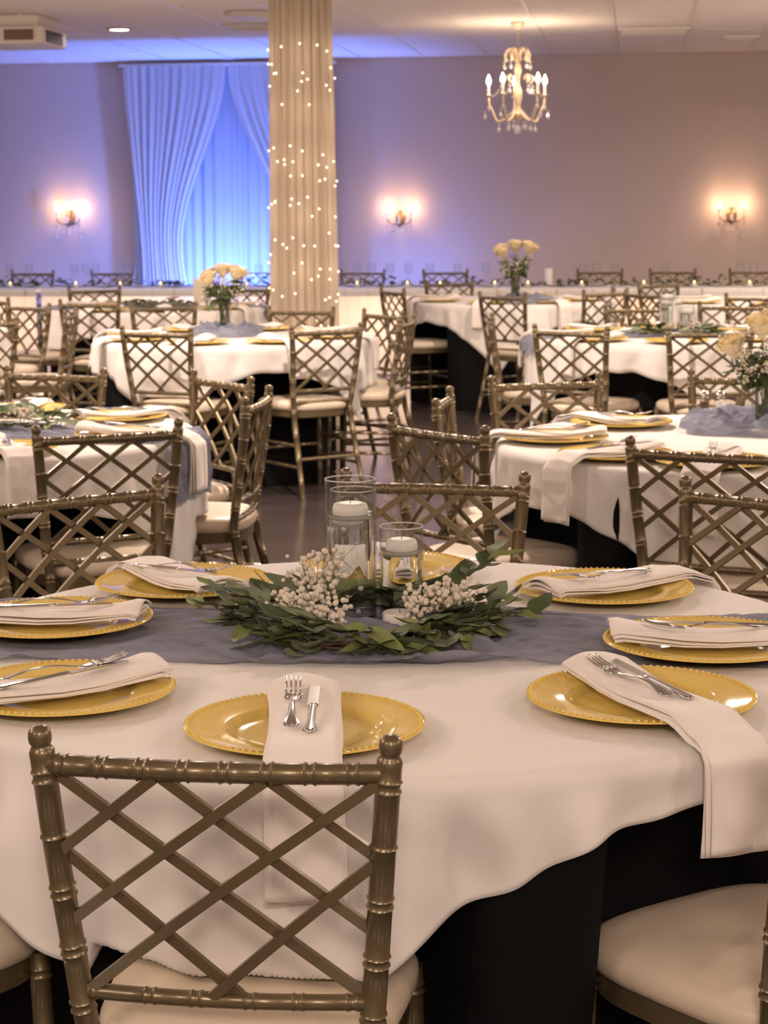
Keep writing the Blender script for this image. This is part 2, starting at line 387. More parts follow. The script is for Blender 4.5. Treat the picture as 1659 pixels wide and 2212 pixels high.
    CM['cushion'] = stack([(0.94, 0.438), (1.0, 0.444), (1.03, 0.456), (1.03, 0.470), (1.00, 0.482), (0.93, 0.490), (0.80, 0.494), (0.5, 0.497), (0.2, 0.498)]).mesh('cushion', 'ivory_vinyl')
    def bar(a, c, r=0.009):
        P, Rr = ringed([a, c], r, [0.08, 0.3, 0.5, 0.7, 0.92]); b = MB(); b.tube(P, Rr, 8); return b.mesh('stretcher', 'gold_paint', 'auto')
    CM['str'] = []
    for z in (0.16, 0.27):
        for s in (-1, 1): CM['str'].append(bar((s*0.180, -0.01 if z < 0.2 else 0.018, z), (s*0.191, 0.397, z)))
    CM['str'] += [bar((-0.19, 0.397, 0.22), (0.19, 0.397, 0.22)), bar((-0.177, 0.0, 0.20), (0.177, 0.0, 0.20))]
chair_meshes()
CHAIRS = {}
LABELS = {}
def chair(tbl, pos, face, label, group='gold lattice-back chairs around the round tables'):
    fx, fy = face; rz = math.atan2(-fx, fy)
    t = thing('lattice_chair', (pos[0], pos[1], 0), rz, label, 'chair', group)
    put('finial', CM['finL'], put('back_post', CM['postL'], t)); put('finial', CM['finR'], put('back_post', CM['postR'], t)); put('leg', CM['legL'], t); put('leg', CM['legR'], t)
    put('top_rail', CM['top_rail'], t); put('lattice_rail', CM['lattice_rail'], t); put('seat_rail', CM['seat_rail'], t)
    for s in CM['slats']: put('slat', s, t)
    put('seat_frame', CM['frame'], t); put('cushion', CM['cushion'], t)
    for s in CM['str']: put('stretcher', s, t)
    CHAIRS.setdefault(tbl, []).append((pos[0], pos[1], rz)); return t

TR = 0.762
TAB = {  # centre, cloth corner angle, words
 1: ((0.0, 3.10), -100, 'the nearest table'), 2: ((-1.37, 6.12), -108, 'the left second-row table'),
 3: ((1.11, 5.78), -103, 'the right second-row table'),
 4: ((-0.82, 10.6), -115, 'the rose table before the pillar'), 5: ((1.56, 10.45), -73, 'the right third-row table'),
 6: ((0.96, 14.5), -100, 'the rose table under the chandelier'), 7: ((-1.62, 13.75), -60, 'the far left card table'),
 8: ((2.80, 14.0), -100, 'the farthest right table'), 9: ((-3.0, 11.4), -95, 'the table cut by the left edge')}
def seatword(dx, dy):
    a = (math.degrees(math.atan2(dy, dx))+360) % 360
    return ['right', 'rear right', 'rear', 'rear left', 'left', 'front left', 'front', 'front right'][int((a+22.5)//45) % 8]
def by_finials(tbl, a, b2, keep=True, shift=0):
    A, B = at(*a, CH), at(*b2, CH); c = TAB[tbl][0]; m = (A+B)/2; d = B-A
    to = Vector((c[0]-m.x, c[1]-m.y)).normalized()
    n = Vector((-d.y, d.x)).normalized()
    if n.dot(to) < 0: n = -n
    if not keep: n = to
    return (m.x+n.x*shift, m.y+n.y*shift), (n.x, n.y)
PEND = []
def add_chair(tbl, pos, face):
    c = TAB[tbl][0]; dx, dy = pos[0]-c[0], pos[1]-c[1]; r = math.hypot(dx, dy)
    if r < 0.97: pos = (c[0]+dx*0.97/r, c[1]+dy*0.97/r)
    PEND.append((tbl, pos, face))
def singled(items):                      # [(table, dx, dy)] -> words that tell the places around a table apart
    cells = {}
    for i, (tb, dx, dy) in enumerate(items): cells.setdefault((tb, seatword(dx, dy)), []).append((dx, dy, i))
    out = [''] * len(items)
    for (tb, wd), L in cells.items():
        L.sort()
        pre = [''] if len(L) == 1 else ['left-hand ', 'right-hand '] if len(L) == 2 else ['leftmost ', 'middle ', 'rightmost ', 'far rightmost ']
        for (dx, dy, i), p in zip(L, pre): out[i] = (p, wd)
    return out
for tbl, a, b2, keep in [
  (1, (82, 1567), (845, 1588), 1), (1, (-30, 1060), (345, 1022), 1), (1, (752, 1010), (1130, 1018), 1), (1, (1492, 1028), (1830, 1065), 1),
  (2, (90, 918), (372, 903), 1), (2, (517, 857), (567, 832), 1), (2, (425, 797), (537, 812), 1), (2, (15, 788), (225, 793), 1),
  (3, (1377, 935), (1700, 950), 1), (3, (848, 893), (1042, 918), 1), (3, (938, 862), (972, 832), 1), (3, (1075, 810), (1280, 803), 1), (3, (1512, 795), (1720, 800), 1),
  (4, (270, 701), (425, 705), 1), (4, (634, 700), (776, 698), 0), (4, (836, 690), (880, 676), 0), (4, (790, 667), (840, 670), 0), (4, (590, 662), (710, 657), 0), (4, (289, 652), (417, 652), 0),
  (5, (1168, 700), (1297, 703), 0), (5, (1470, 703), (1600, 705), 0), (5, (1092, 684), (1132, 674), 0), (5, (1340, 655), (1424, 655), 0), (5, (1540, 650), (1626, 650), 0),
  (6, (827, 618), (880, 622), 0), (6, (1028, 628), (1143, 632), 1), (6, (1269, 623), (1349, 623), 0), (6, (930, 603), (1010, 603), 0)]:
    pos, face = by_finials(tbl, a, b2, keep); add_chair(tbl, pos, face)
add_chair(1, (0.645, 2.29), (-0.55, 0.84)); add_chair(1, (-0.895, 2.42), (0.70, 0.71))
def ring_chairs(tbl, angs, r=1.16):
    c = TAB[tbl][0]
    for a in angs: a = rad(a); add_chair(tbl, (c[0]+r*cos(a), c[1]+r*sin(a)), (-cos(a), -sin(a)))
ring_chairs(7, (-105, -150, 15, 60, 120)); ring_chairs(8, (-148, -105, 125)); ring_chairs(9, (-45, 0, 50))
for (tbl, pos, face), (pre, wd) in zip(PEND, singled([(a_, p_[0]-TAB[a_][0][0], p_[1]-TAB[a_][0][1]) for a_, p_, f_ in PEND])):
    chair(tbl, pos, face, '%sgold lattice-back chair at the %s of %s' % (pre, wd, TAB[tbl][2]))

# places laid at the tables: (table, x, y, seed, cutlery, hang, twist, fork, knife)
SETS = []
def setting(*a): SETS.append(a)
ZT = 0.760
for i, (px, py, tw, hg) in enumerate([(658, 1565, 0.24, 0.152), (72, 1500, -0.05, 0.152), (122, 1342, 0.1, 0.152), (397, 1262, -0.12, 0.152), (835, 1225, 0.1, 0.152), (1305, 1269, -0.12, 0.152), (1525, 1390, 0.12, 0.152), (1385, 1503, -0.36, 0.14)]):
    p = at(px, py, ZT+0.02); setting(1, p.x, p.y, i, True, hg, tw, (0.016, [-1, -8, 0, 14, 3, -6, 12, 8][i]), (-0.012, [-3, 4, 3, 18, -5, -9, 2, 2][i]))
for i, (px, py) in enumerate([(255, 899), (45, 884), (20, 978), (300, 937)]):
    p = at(px, py, ZT+0.02); setting(2, p.x, p.y, 20+i, True, 0.16)
for i, (px, py) in enumerate([(1190, 943), (1343, 911), (1290, 984), (1530, 1006)]):
    p = at(px, py, ZT+0.02); setting(3, p.x, p.y, 30+i, True, 0.16)
for tbl, angs in ((4, (-150, -105, -62, -15, 30, 75, 120, 165)), (5, (-140, -95, -50, -5, 40, 85, 130, 175)), (6, (-160, -110, -65, -20, 70, 160)), (7, (-120, -75, -30, 15, 150)), (8, (-160, -115, 160))):
    for k, a in enumerate(angs): setting(tbl, TAB[tbl][0][0]+0.57*cos(rad(a)), TAB[tbl][0][1]+0.57*sin(rad(a)), tbl*10+k, False, 0.17)

NAPA = {}
for a_ in SETS:                          # where each napkin crosses its table's edge
    c = TAB[a_[0]][0]; dx, dy = a_[1]-c[0], a_[2]-c[1]; an = math.atan2(dy, dx)+(a_[6] if len(a_) > 6 else 0); q = min(0.59, math.hypot(dx, dy))
    ux, uy = cos(math.atan2(dy, dx)), sin(math.atan2(dy, dx)); L_ = 0.19; ex, ey = ux*q+cos(an)*L_, uy*q+sin(an)*L_
    NAPA.setdefault(a_[0], []).append(math.atan2(ey, ex))
# ------------------------------------------------------------------ round tables and their cloths
def seat_local(ch, x, y):
    dx, dy = x-ch[0], y-ch[1]; c, s = cos(ch[2]), sin(ch[2]); return dx*c+dy*s, -dx*s+dy*c
for tbl, (c, ca, words) in TAB.items():
    far = c[1] > 9; chs = CHAIRS.get(tbl, [])
    t = thing('round_table', (c[0], c[1], 0), 0, 'round table with a floor-length black skirt, ' + words, 'table', 'round tables with black skirts')
    b = MB(); b.lathe([(0.01, ZT-0.03), (TR-0.006, ZT-0.03), (TR-0.004, ZT-0.022), (TR-0.004, ZT-0.010), (0.01, ZT-0.008)], 64); put('tabletop', b.mesh('tabletop', 'black_cloth', 'auto'), t)
    NT = 96 if far else 160; NZ = 14; v = []; f = []
    for j in range(NZ+1):
        z = lerp(ZT-0.006, 0.004, j/NZ)
        for i in range(NT):
            a = 2*PI*i/NT; dn = (ZT-z)/ZT
            r = TR - 0.002 + 0.012*dn*sin(a*17+tbl)+0.008*dn*sin(a*29+2*tbl) - 0.02*dn
            for ch in chs:
                for _ in range(2):
                    qx, qy = seat_local(ch, c[0]+r*cos(a), c[1]+r*sin(a))
                    hwid, fo = (0.238, 0.02) if tbl == 1 and ch[0] > 0.5 and ch[1] < 3 else (0.30, 0.07)
                    if abs(qx) < hwid and -0.2 < qy < 0.475:
                        k = smooth((hwid-abs(qx))/fo)*smooth((ZT-0.01-z)/0.17)
                        r -= k*(0.475-qy)*(0.55 if _ == 0 else 1)
            v.append((r*cos(a), r*sin(a), z))
    for j in range(NZ):
        for i in range(NT): k = (i+1) % NT; f.append((j*NT+i, (j+1)*NT+i, (j+1)*NT+k, j*NT+k))
    b = MB(); b.add(v, f); put('skirt', b.mesh('skirt', 'black_cloth'), t)
    # white square overlay, one corner at angle ca
    HS = 0.895; OX, OY = (-0.09, 0.016) if tbl == 1 else (0, 0); n = 72 if far else 230 if tbl == 1 else 150; v = []; f = []
    rot = rad(ca-45)
    for j in range(n+1):
        for i in range(n+1):
            x = lerp(-HS, HS, i/n); y = lerp(-HS, HS, j/n); x0_, y0_ = x, y; x, y = x*cos(rot)-y*sin(rot)+OX, x*sin(rot)+y*cos(rot)+OY; r = math.hypot(x, y); a = math.atan2(y, x)
            if r <= TR-0.012: v.append((r*cos(a), r*sin(a), ZT+0.004)); continue
            s = r-(TR-0.012); rc = 0.018
            if s < rc*PI/2: rr = TR-0.012+rc*sin(s/rc); z = ZT+0.004-rc*(1-cos(s/rc)); dr = 0
            else: dr = s-rc*PI/2; rr = TR+0.006; z = ZT+0.004-rc-dr
            w1 = sin(a*11+tbl*1.7)*0.6+sin(a*19+tbl*0.9)*0.4+noise1(a*5+50, tbl)*0.7
            k = smooth(dr/0.13); fl = 1.0
            for na in NAPA.get(tbl, []): fl = min(fl, smooth((abs(math.remainder(a-na, 2*PI))-0.06)/0.12))
            if max(abs(x0_), abs(y0_)) > HS-0.014: rr += 0.0012
            rr += k*(0.010+0.022*w1*(0.25+0.75*fl)-0.010*(1-fl)) + 0.03*dr; rr += (0.0075*sin(a*31+2.2*sin(a*5+tbl))+0.004*sin(a*47+tbl*3))*smooth(dr/0.07)*(0.2+0.8*fl); aa = a+0.014*k*sin(a*13+tbl); z -= 0.006*k*sin(a*23+tbl)*fl
            for ch in chs:
                qx, qy = seat_local(ch, c[0]+rr*cos(aa), c[1]+rr*sin(aa))
                if abs(qx) < 0.235 and -0.02 < qy < 0.47 and z < 0.506:
                    ex = 0.506-z; z = 0.506; rr -= ex*0.7
            v.append((rr*cos(aa), rr*sin(aa), z))
    for j in range(n):
        for i in range(n): p0 = j*(n+1)+i; f.append((p0, p0+1, p0+n+2, p0+n+1))
    b = MB(); b.add(v, f)
    o = put('tablecloth', b.mesh('tablecloth', 'white_cloth'), None, (c[0], c[1], 0)); solid(o, 0.0016, 1)
    tag(o, 'white square cloth draped over ' + words, 'tablecloth', 'white cloths on the round tables')

# ------------------------------------------------------------------ place settings
pm = MB(); pm.lathe([(0.001, 0.004), (0.070, 0.004), (0.094, 0.0045), (0.100, 0.007), (0.106, 0.0125), (0.112, 0.0140), (0.135, 0.0150), (0.158, 0.0185), (0.1645, 0.0195), (0.1655, 0.0175), (0.158, 0.0155), (0.112, 0.0095), (0.098, 0.002), (0.085, 0.0), (0.001, 0.0)], 72)
CHG = pm.mesh('dish', 'charger_gold')
bd = MB()
for i in range(96): a = 2*PI*i/96; bd.ball((0.1595*cos(a), 0.1595*sin(a), 0.0197), 0.0029, 6, 4)
BEAD = bd.mesh('beaded_rim', 'charger_gold')
def napkin_mesh(edge, hang, seed, wd=0.101):
    """strip folded in layers; local +Y is outward over the table edge, origin at the plate centre on the cloth"""
    rn = random.Random(seed); b = MB()
    puff = rn.uniform(0.006, 0.011); tw = rn.uniform(-0.006, 0.006)
    def path(lo, L):
        P = [(-0.150, 0.024), (-0.135, 0.027), (-0.09, 0.022), (-0.04, 0.0165), (0.02, 0.0150), (0.08, 0.0180), (0.13, 0.0205), (0.163, 0.0225), (0.185, 0.0195)]
        e = max(edge, 0.215)
        if e > 0.23: P += [(e-0.02, 0.009)]
        P += [(e-0.004, 0.0075), (e+0.010, 0.002), (e+0.018, -0.012), (e+0.020, -0.04), (e+0.021, -0.04-L*0.35), (e+0.022, -0.04-L*0.7), (e+0.022, -0.04-L)]
        return P
    for layer in range(3):
        L = max(0.02, hang-0.04-0.004*layer); P = path(layer, L); n = len(P); m = 10
        ww = wd*(1-0.035*layer); off = 0.0045*layer; ph = rn.uniform(0, 6)
        def fn(u, v, P=P, ww=ww, off=off, ph=ph, layer=layer):
            s = v*(len(P)-1); i = min(int(s), len(P)-2); q = s-i
            y = lerp(P[i][0], P[i+1][0], q); z = lerp(P[i][1], P[i+1][1], q)
            e2 = max(0, min(1, (-0.02-z)/0.2)); inner = smooth((-0.06-y)/0.09)
            bow = (1-(2*u-1)**2)
            lift = off + puff*inner*bow*(0.4+0.3*layer) + 0.004*bow*(layer/2)
            x = (u-0.5)*ww*(1+0.06*inner+0.05*e2) + tw*v + 0.002*sin(v*9+ph)
            if z > -0.005: z += lift + 0.0015*sin(u*7+v*11+ph)
            else: y += off*1.3 + e2*0.006*sin(u*6+ph) + e2*0.010*(2-layer)*(0.5-u)*0.6
            if z > -0.005 and y < 0: y -= 0.003*layer*inner
            return (x, y, z)
        b.grid(fn, m, (n-1)*3)
    return b
def fork_parts():
    def arch(y): return 0.004 + 0.010*sin(max(0, min(1, (y+0.02)/0.115))*PI)*0.8
    def wprof(y):                        # y: -0.04 (shoulder) .. 0.10 (handle end)
        if y < -0.028: return lerp(0.0125, 0.0115, (y+0.04)/0.012)
        if y < -0.010: return lerp(0.0115, 0.0032, smooth((y+0.028)/0.018))
        if y < 0.055: return lerp(0.0032, 0.0045, (y+0.01)/0.065)
        return lerp(0.0045, 0.0105, smooth((y-0.055)/0.038)) * (1 if y < 0.094 else max(0.3, 1-((y-0.094)/0.0075)**2))
    h = MB(); ys = [-0.042+i*0.144/34 for i in range(35)]; v = []; f = []
    for y in ys:
        ww = wprof(y); z = arch(y) if y > -0.02 else arch(-0.02)*1.0 + ((-0.02-y)/0.022)**2*0.002
        for x, dz in ((-1, 0), (-0.45, 0.0012), (0, 0.0006), (0.45, 0.0012), (1, 0), (0, -0.0016)): v.append((x*ww, y, z+dz))
    for i in range(len(ys)-1):
        for k in range(6): q = (k+1) % 6; f.append((i*6+k, i*6+q, (i+1)*6+q, (i+1)*6+k))
    f += [(5, 4, 3, 2, 1, 0), tuple((len(ys)-1)*6+k for k in range(6))]
    h.add(v, f)
    t = MB()
    for k in range(4):
        x = (k-1.5)*0.0066
        pts = [(x, -0.040-s*0.052, 0.0062+0.014*(s-0.35)**2*(1 if s > 0.35 else 0.3)+0.004*s) for s in (0, 0.25, 0.5, 0.75, 1)]
        t.tube(pts, [0.0021, 0.0020, 0.0018, 0.0016, 0.0009], 6)
    return h.mesh('handle', 'silver'), t.mesh('tines', 'silver')
def knife_parts():
    h = MB(); v = []; f = []; ys = [-0.005+i*0.118/24 for i in range(25)]
    for y in ys:
        ww = 0.0052+0.0050*smooth((y-0.06)/0.05)+0.002*smooth((0.004-y)/0.008)
        if y > 0.107: ww *= max(0.35, 1-((y-0.107)/0.0075)**2)
        for x, z in ((-1, 0.003), (-0.5, 0.0062), (0, 0.0052), (0.5, 0.0062), (1, 0.003), (0, 0.0006)): v.append((x*ww, y, z))
    for i in range(len(ys)-1):
        for k in range(6): q = (k+1) % 6; f.append((i*6+k, i*6+q, (i+1)*6+q, (i+1)*6+k))
    f += [(5, 4, 3, 2, 1, 0), tuple((len(ys)-1)*6+k for k in range(6))]; h.add(v, f)
    t = MB(); v = []; f = []; out = []
    for s in range(13):
        q = s/12; y = -0.004-0.098*q; out.append((-0.0065*(1-0.05*q), 0.0085-0.010*max(0, (q-0.86)/0.14)**2, y))
    for a, c, y in out: v += [(a, y, 0.0038), (c, y, 0.0034), (c, y, 0.0028), (a, y, 0.0018)]
    for i in range(12):
        for k in range(4): q = (k+1) % 4; f.append((i*4+k, i*4+q, (i+1)*4+q, (i+1)*4+k))
    f += [(3, 2, 1, 0), (48, 49, 50, 51)]; t.add(v, f)
    return h.mesh('handle', 'silver'), t.mesh('blade', 'silver', 'auto')
FORK, KNIFE = fork_parts(), knife_parts()
PW = {1: 'nearest table', 2: 'left second-row table', 3: 'right second-row table', 4: 'table before the pillar', 5: 'right third-row table', 6: 'table under the chandelier', 7: 'far left card table', 8: 'farthest right table'}
PLATES = {}
def build_setting(pre, wd, tbl, x, y, seed, cut=True, hang=0.20, twist=0.0, fork=(0.014, 6), knife=(-0.022, -14)):
    c = TAB[tbl][0]; dx, dy = x-c[0], y-c[1]; r = math.hypot(dx, dy); k = min(1, 0.590/r); x, y = c[0]+dx*k, c[1]+dy*k; r = min(r, 0.59)
    rz = math.atan2(-dx, dy); rz0 = rz; rz += twist; z = ZT+(0.0100 if tbl in (1, 2) and seed in (2, 6, 3, 21, 22) else 0.0055); PLATES.setdefault(tbl, []).append((x, y)); T = PW[tbl]
    ch = thing('charger_plate', (x, y, z), rz, '%sgold beaded charger plate at the %s of the %s' % (pre, wd, T), 'plate', 'gold charger plates')
    put('beaded_rim', BEAD, put('dish', CHG, ch))
    edge = (TR+0.004-r)/max(0.8, cos(twist)) + 0.012
    o = put('napkin', napkin_mesh(edge, hang, seed).mesh('napkin', 'napkin_cloth'), None, (x, y, z), (0, 0, rz)); solid(o, 0.0022, 0)
    tag(o, '%sfolded blush napkin across the plate at the %s of the %s' % (pre, wd, T), 'napkin', 'folded blush napkins')
    if cut:
        M = Matrix.Rotation(rz, 3, 'Z')
        for (nm, parts, px, an, py, pz) in (('fork', FORK, fork[0], fork[1], -0.015, 0.036), ('knife', KNIFE, knife[0], knife[1], 0.0, 0.0375)):
            l = M @ Vector((px, py, pz))
            e = thing(nm, (x+l.x, y+l.y, z+l.z), rz+rad(an), '%ssilver %s on the napkin at the %s of the %s' % (pre, nm, wd, T), nm, 'silver cutlery on the napkins')
            e.rotation_euler = (rad(-2.5), 0, rz+rad(an))
            for pmesh, pn in zip(parts, ('handle', 'tines' if nm == 'fork' else 'blade')): put(pn, pmesh, e)
for a_, (pre, wd) in zip(SETS, singled([(a_[0], a_[1]-TAB[a_[0]][0][0], a_[2]-TAB[a_[0]][0][1]) for a_ in SETS])): build_setting(pre, wd, *a_)

# ------------------------------------------------------------------ runners and bunched gauze
def runner(tbl, ang, width, L, label, seed, fall):
    """gauze strip across the table; hangs over both edges"""
    rn = random.Random(seed); c = TAB[tbl][0]; b = MB(); nu, nv = 84, 260
    def wob(s, q): return sum(sin(s*fq*0.6+q*k+seed)*am for fq, k, am in ((2.1, 9, 0.5), (5.3, 17, 0.3), (9.7, 31, 0.22)))
    def fn(u, v):
        s = (v-0.5)*L; wd = width*(1+0.12*sin(s*3.1+seed)+0.08*sin(s*7.7+1))
        y = (u-0.5)*wd + 0.018*sin(s*2.3+seed) + 0.010*sin(s*9+u*7)*1.0
        R = math.sqrt(max(0.01, (TR+0.010)**2-y*y)); x, z = s, ZT+0.0085
        q1 = u*9+0.9*sin(s*5.1+seed)+0.5*sin(s*11.3+u*4); q2 = u*17+1.1*sin(s*7.7+2+seed)+0.6*sin(s*17+u*9)
        wr = 0.65*(1-abs(sin(q1*1.57)))**1.4 + 0.5*(1-abs(sin(q2*1.57)))**1.6 + 0.22*noise1(u*40+3*sin(s*6)+100, seed) + 0.15*noise1(s*30+u*12+300, seed+1)
        h = 0.024*max(0, wr); ca_, sa_ = cos(rad(ang)), sin(rad(ang)); wx, wy = c[0]+s*ca_-y*sa_, c[1]+(0.035 if tbl == 1 else 0)+s*sa_+y*ca_
        for px_, py_ in PLATES.get(tbl, []):
            dd = math.hypot(wx-px_, wy-py_); h = min(h, 0.001+0.12*max(0, dd-0.150)); z = min(z, ZT+0.0058+0.05*max(0, dd-0.17))
        if abs(s) > R-0.01:
            d = abs(s)-(R-0.01); x = math.copysign(min(R+0.028, R-0.01+d), s)
            if d > 0.02: x += math.copysign(h, s)
            z = ZT+0.0085 - max(0, d-0.018)
            if d <= 0.02: z += h
        else: z += h
        return (x, y, z)
    b.grid(fn, nu, nv)
    o = put('table_runner', b.mesh('table_runner', 'gauze_blue'), None, (c[0], c[1], 0), (0, 0, rad(ang))); tag(o, label, 'table runner', 'dusty blue gauze runners'); return o
r1 = runner(1, -4, 0.40, 1.9, 'crinkled dusty blue gauze runner across the nearest round table', 3, 0.2); r1.location = (0.0, 3.135, 0)
runner(2, -12, 0.34, 1.92, 'dusty blue gauze runner across the left second-row table', 5, 0.2)
runner(5, 5, 0.3, 1.7, 'dusty blue gauze runner across the right third-row table', 8, 0.2)
runner(7, 8, 0.3, 1.7, 'dusty blue gauze runner across the far left card table', 9, 0.2)
def bunch(tbl, dx, dy, rx, ry, h, label, seed):
    c = TAB[tbl][0]; b = MB()
    def fn(u, v):
        a = 2*PI*u; q = v
        rr = lerp(1.0, 0.18, q) * (1+0.10*sin(a*3+seed)+0.05*sin(a*7+q*9))
        w1 = a*6+2.2*sin(a*2+q*5+seed)+q*7; w2 = a*13-q*10+1.5*sin(a*4+seed*2)
        f = (1-abs(sin(w1*0.5)))**1.3; g = (1-abs(sin(w2*0.5)))**1.5
        swirl = 0.5+0.5*sin(q*16+a*2+1.5*sin(a*3+seed))
        env = 0.35+0.65*sin(PI*min(1, q*0.8+0.12))
        z = h*env*(0.30+0.40*f+0.22*g+0.30*swirl) if v > 0 else 0.0
        rr *= 1+0.07*(f-0.5)+0.04*(swirl-0.5); a += 0.06*sin(q*12+a*3)
        return (rx*rr*cos(a), ry*rr*sin(a), ZT+0.0075+max(0, z))
    b.grid(fn, 220, 44)
    o = put('bunched_runner', b.mesh('bunched_runner', 'gauze_bunch'), None, (c[0]+dx, c[1]+dy, 0)); tag(o, label, 'table runner', 'bunched dusty blue gauze'); return o

# ------------------------------------------------------------------ foliage
def leaf_mesh(L, W, curl, fold, m, name='leaf'):
    b = MB()
    def fn(u, v):
        w = W*(sin(PI*min(1, v**0.8*0.98+0.02)))**0.75*0.5; x = (2*u-1)*w
        return (x, L*v, fold*abs(2*u-1)*w - curl*L*v*v + 0.004*sin(v*7))
    b.grid(fn, 4, 7); return b.mesh(name, m)
LEAF = [leaf_mesh(0.085, 0.044, 0.18, 0.35, 'leaf_dark'), leaf_mesh(0.095, 0.036, 0.10, 0.3, 'leaf_grey'), leaf_mesh(0.070, 0.052, 0.12, 0.25, 'leaf_grey'),
        leaf_mesh(0.080, 0.032, 0.2, 0.4, 'leaf_light'), leaf_mesh(0.065, 0.050, 0.1, 0.3, 'leaf_dark'), leaf_mesh(0.095, 0.026, 0.22, 0.4, 'leaf_light'), leaf_mesh(0.105, 0.042, 0.15, 0.3, 'leaf_grey')]
def wreath(cx, cy, n, rx, ry, label, seed, sprigs=(), zb=ZT+0.012):
    rn = random.Random(seed); t = thing('leaf_wreath', (cx, cy, zb), 0, label, 'greenery', 'eucalyptus wreaths')
    b = MB()
    for k in range(3):
        P = []
        for i in range(41):
            a = 2*PI*i/40; q = 0.80+0.06*k+0.05*sin(a*3+k*2+seed); P.append((rx*q*cos(a), ry*q*sin(a), 0.012+0.006*k+0.005*sin(a*5+k)))
        b.tube(P, 0.0022, 5)
    put('vine', b.mesh('vine', 'twig'), t)
    for i in range(n):
        a = rn.uniform(0, 2*PI); q = rn.uniform(0.62, 1.0); up = rn.uniform(0.0, 0.055)*(1.2-q)
        d = a + rn.choice((-1, 1))*rn.uniform(0.5, 1.5)          # pointing between outward and tangential
        m = rn.choice(LEAF); s = rn.uniform(0.7, 1.12)
        tilt = rn.uniform(2, 40) if q < 0.9 else rn.uniform(0, 22)
        put('leaf', m, t, (rx*q*cos(a), ry*q*sin(a), 0.012+up), (rad(tilt), rn.uniform(-0.5, 0.5), d-PI/2), (s, s, s))
    for (x, y, z, dx, dy, dz, L, nl) in sprigs:
        st = MB(); P = [(x+dx*L*q, y+dy*L*q+0.01*sin(q*5), z+dz*L*q - 0.12*L*q*q) for q in [i/10 for i in range(11)]]
        st.tube(P, [0.0018-0.0011*i/10 for i in range(11)], 5); put('sprig', st.mesh('sprig', 'twig'), t)
        for i in range(nl):
            q = 0.25+0.75*(i+0.5)/nl; j = min(10, int(q*10)); p = P[j]; aa = math.atan2(dy, dx)-PI/2+rn.uniform(0.4, 1.0)*(-1)**i
            s = rn.uniform(0.55, 0.85); put('leaf', LEAF[i % 7], t, p, (rad(rn.uniform(10, 50)), rn.uniform(-.4, .4), aa), (s, s, s))
    return t
def blossoms(parent, spots, seed, size=0.0052):
    rn = random.Random(seed); b = MB(); st = MB()
    for (x, y, z, rx, ry, rz_, n) in spots:
        for i in range(n):
            c_ = lambda w_: w_*(rn.random()+rn.random()-1)*0.95; p = (x+c_(rx), y+c_(ry), max(0.006, z+c_(rz_))); s = size*rn.uniform(0.55, 1.15)
            b.ball(p, s, 6, 4)
            if i % 3 == 0: st.tube([(x+rn.uniform(-.01, .01), y+rn.uniform(-.01, .01), max(0.0, z-rz_*1.6)), p], 0.0006, 4)
    o = put('baby_breath', b.mesh('baby_breath', 'blossom'), parent); o['kind'] = 'stuff'
    o2 = put('fine_stems', st.mesh('fine_stems', 'stem_green'), parent); o2['kind'] = 'stuff'
WC = at(787, 1352, ZT+0.02)
wr = wreath(WC.x, WC.y-0.012, 235, 0.208, 0.198, 'eucalyptus wreath with baby breath around glass cylinders, nearest round table', 11,
   [(0.13, 0.05, 0.03, 0.60, 0.45, 0.62, 0.17, 7), (0.14, 0.02, 0.03, 0.9, 0.1, 0.25, 0.13, 5), (0.15, -0.03, 0.02, 0.95, -0.05, 0.22, 0.15, 5), (-0.15, 0.04, 0.02, -0.85, 0.25, 0.45, 0.14, 4), (-0.16, 0.0, 0.02, -0.95, 0.15, 0.28, 0.13, 4), (-0.02, -0.15, 0.01, -0.9, -0.35, 0.02, 0.11, 3), (0.15, 0.0, 0.02, 0.97, 0.02, 0.16, 0.2, 0), (-0.14, 0.06, 0.03, -0.5, 0.5, 0.7, 0.10, 0)], )
blossoms(wr, [(-0.085, 0.055, 0.080, 0.062, 0.04, 0.060, 150), (-0.115, -0.02, 0.048, 0.060, 0.04, 0.040, 130), (-0.06, -0.05, 0.04, 0.05, 0.04, 0.035, 70), (0.135, 0.0, 0.055, 0.075, 0.05, 0.040, 170), (0.09, -0.03, 0.05, 0.03, 0.03, 0.03, 40), (-0.12, -0.12, 0.01, 0.015, 0.01, 0.012, 14), (0.10, -0.09, 0.03, 0.03, 0.02, 0.02, 14)], 4)
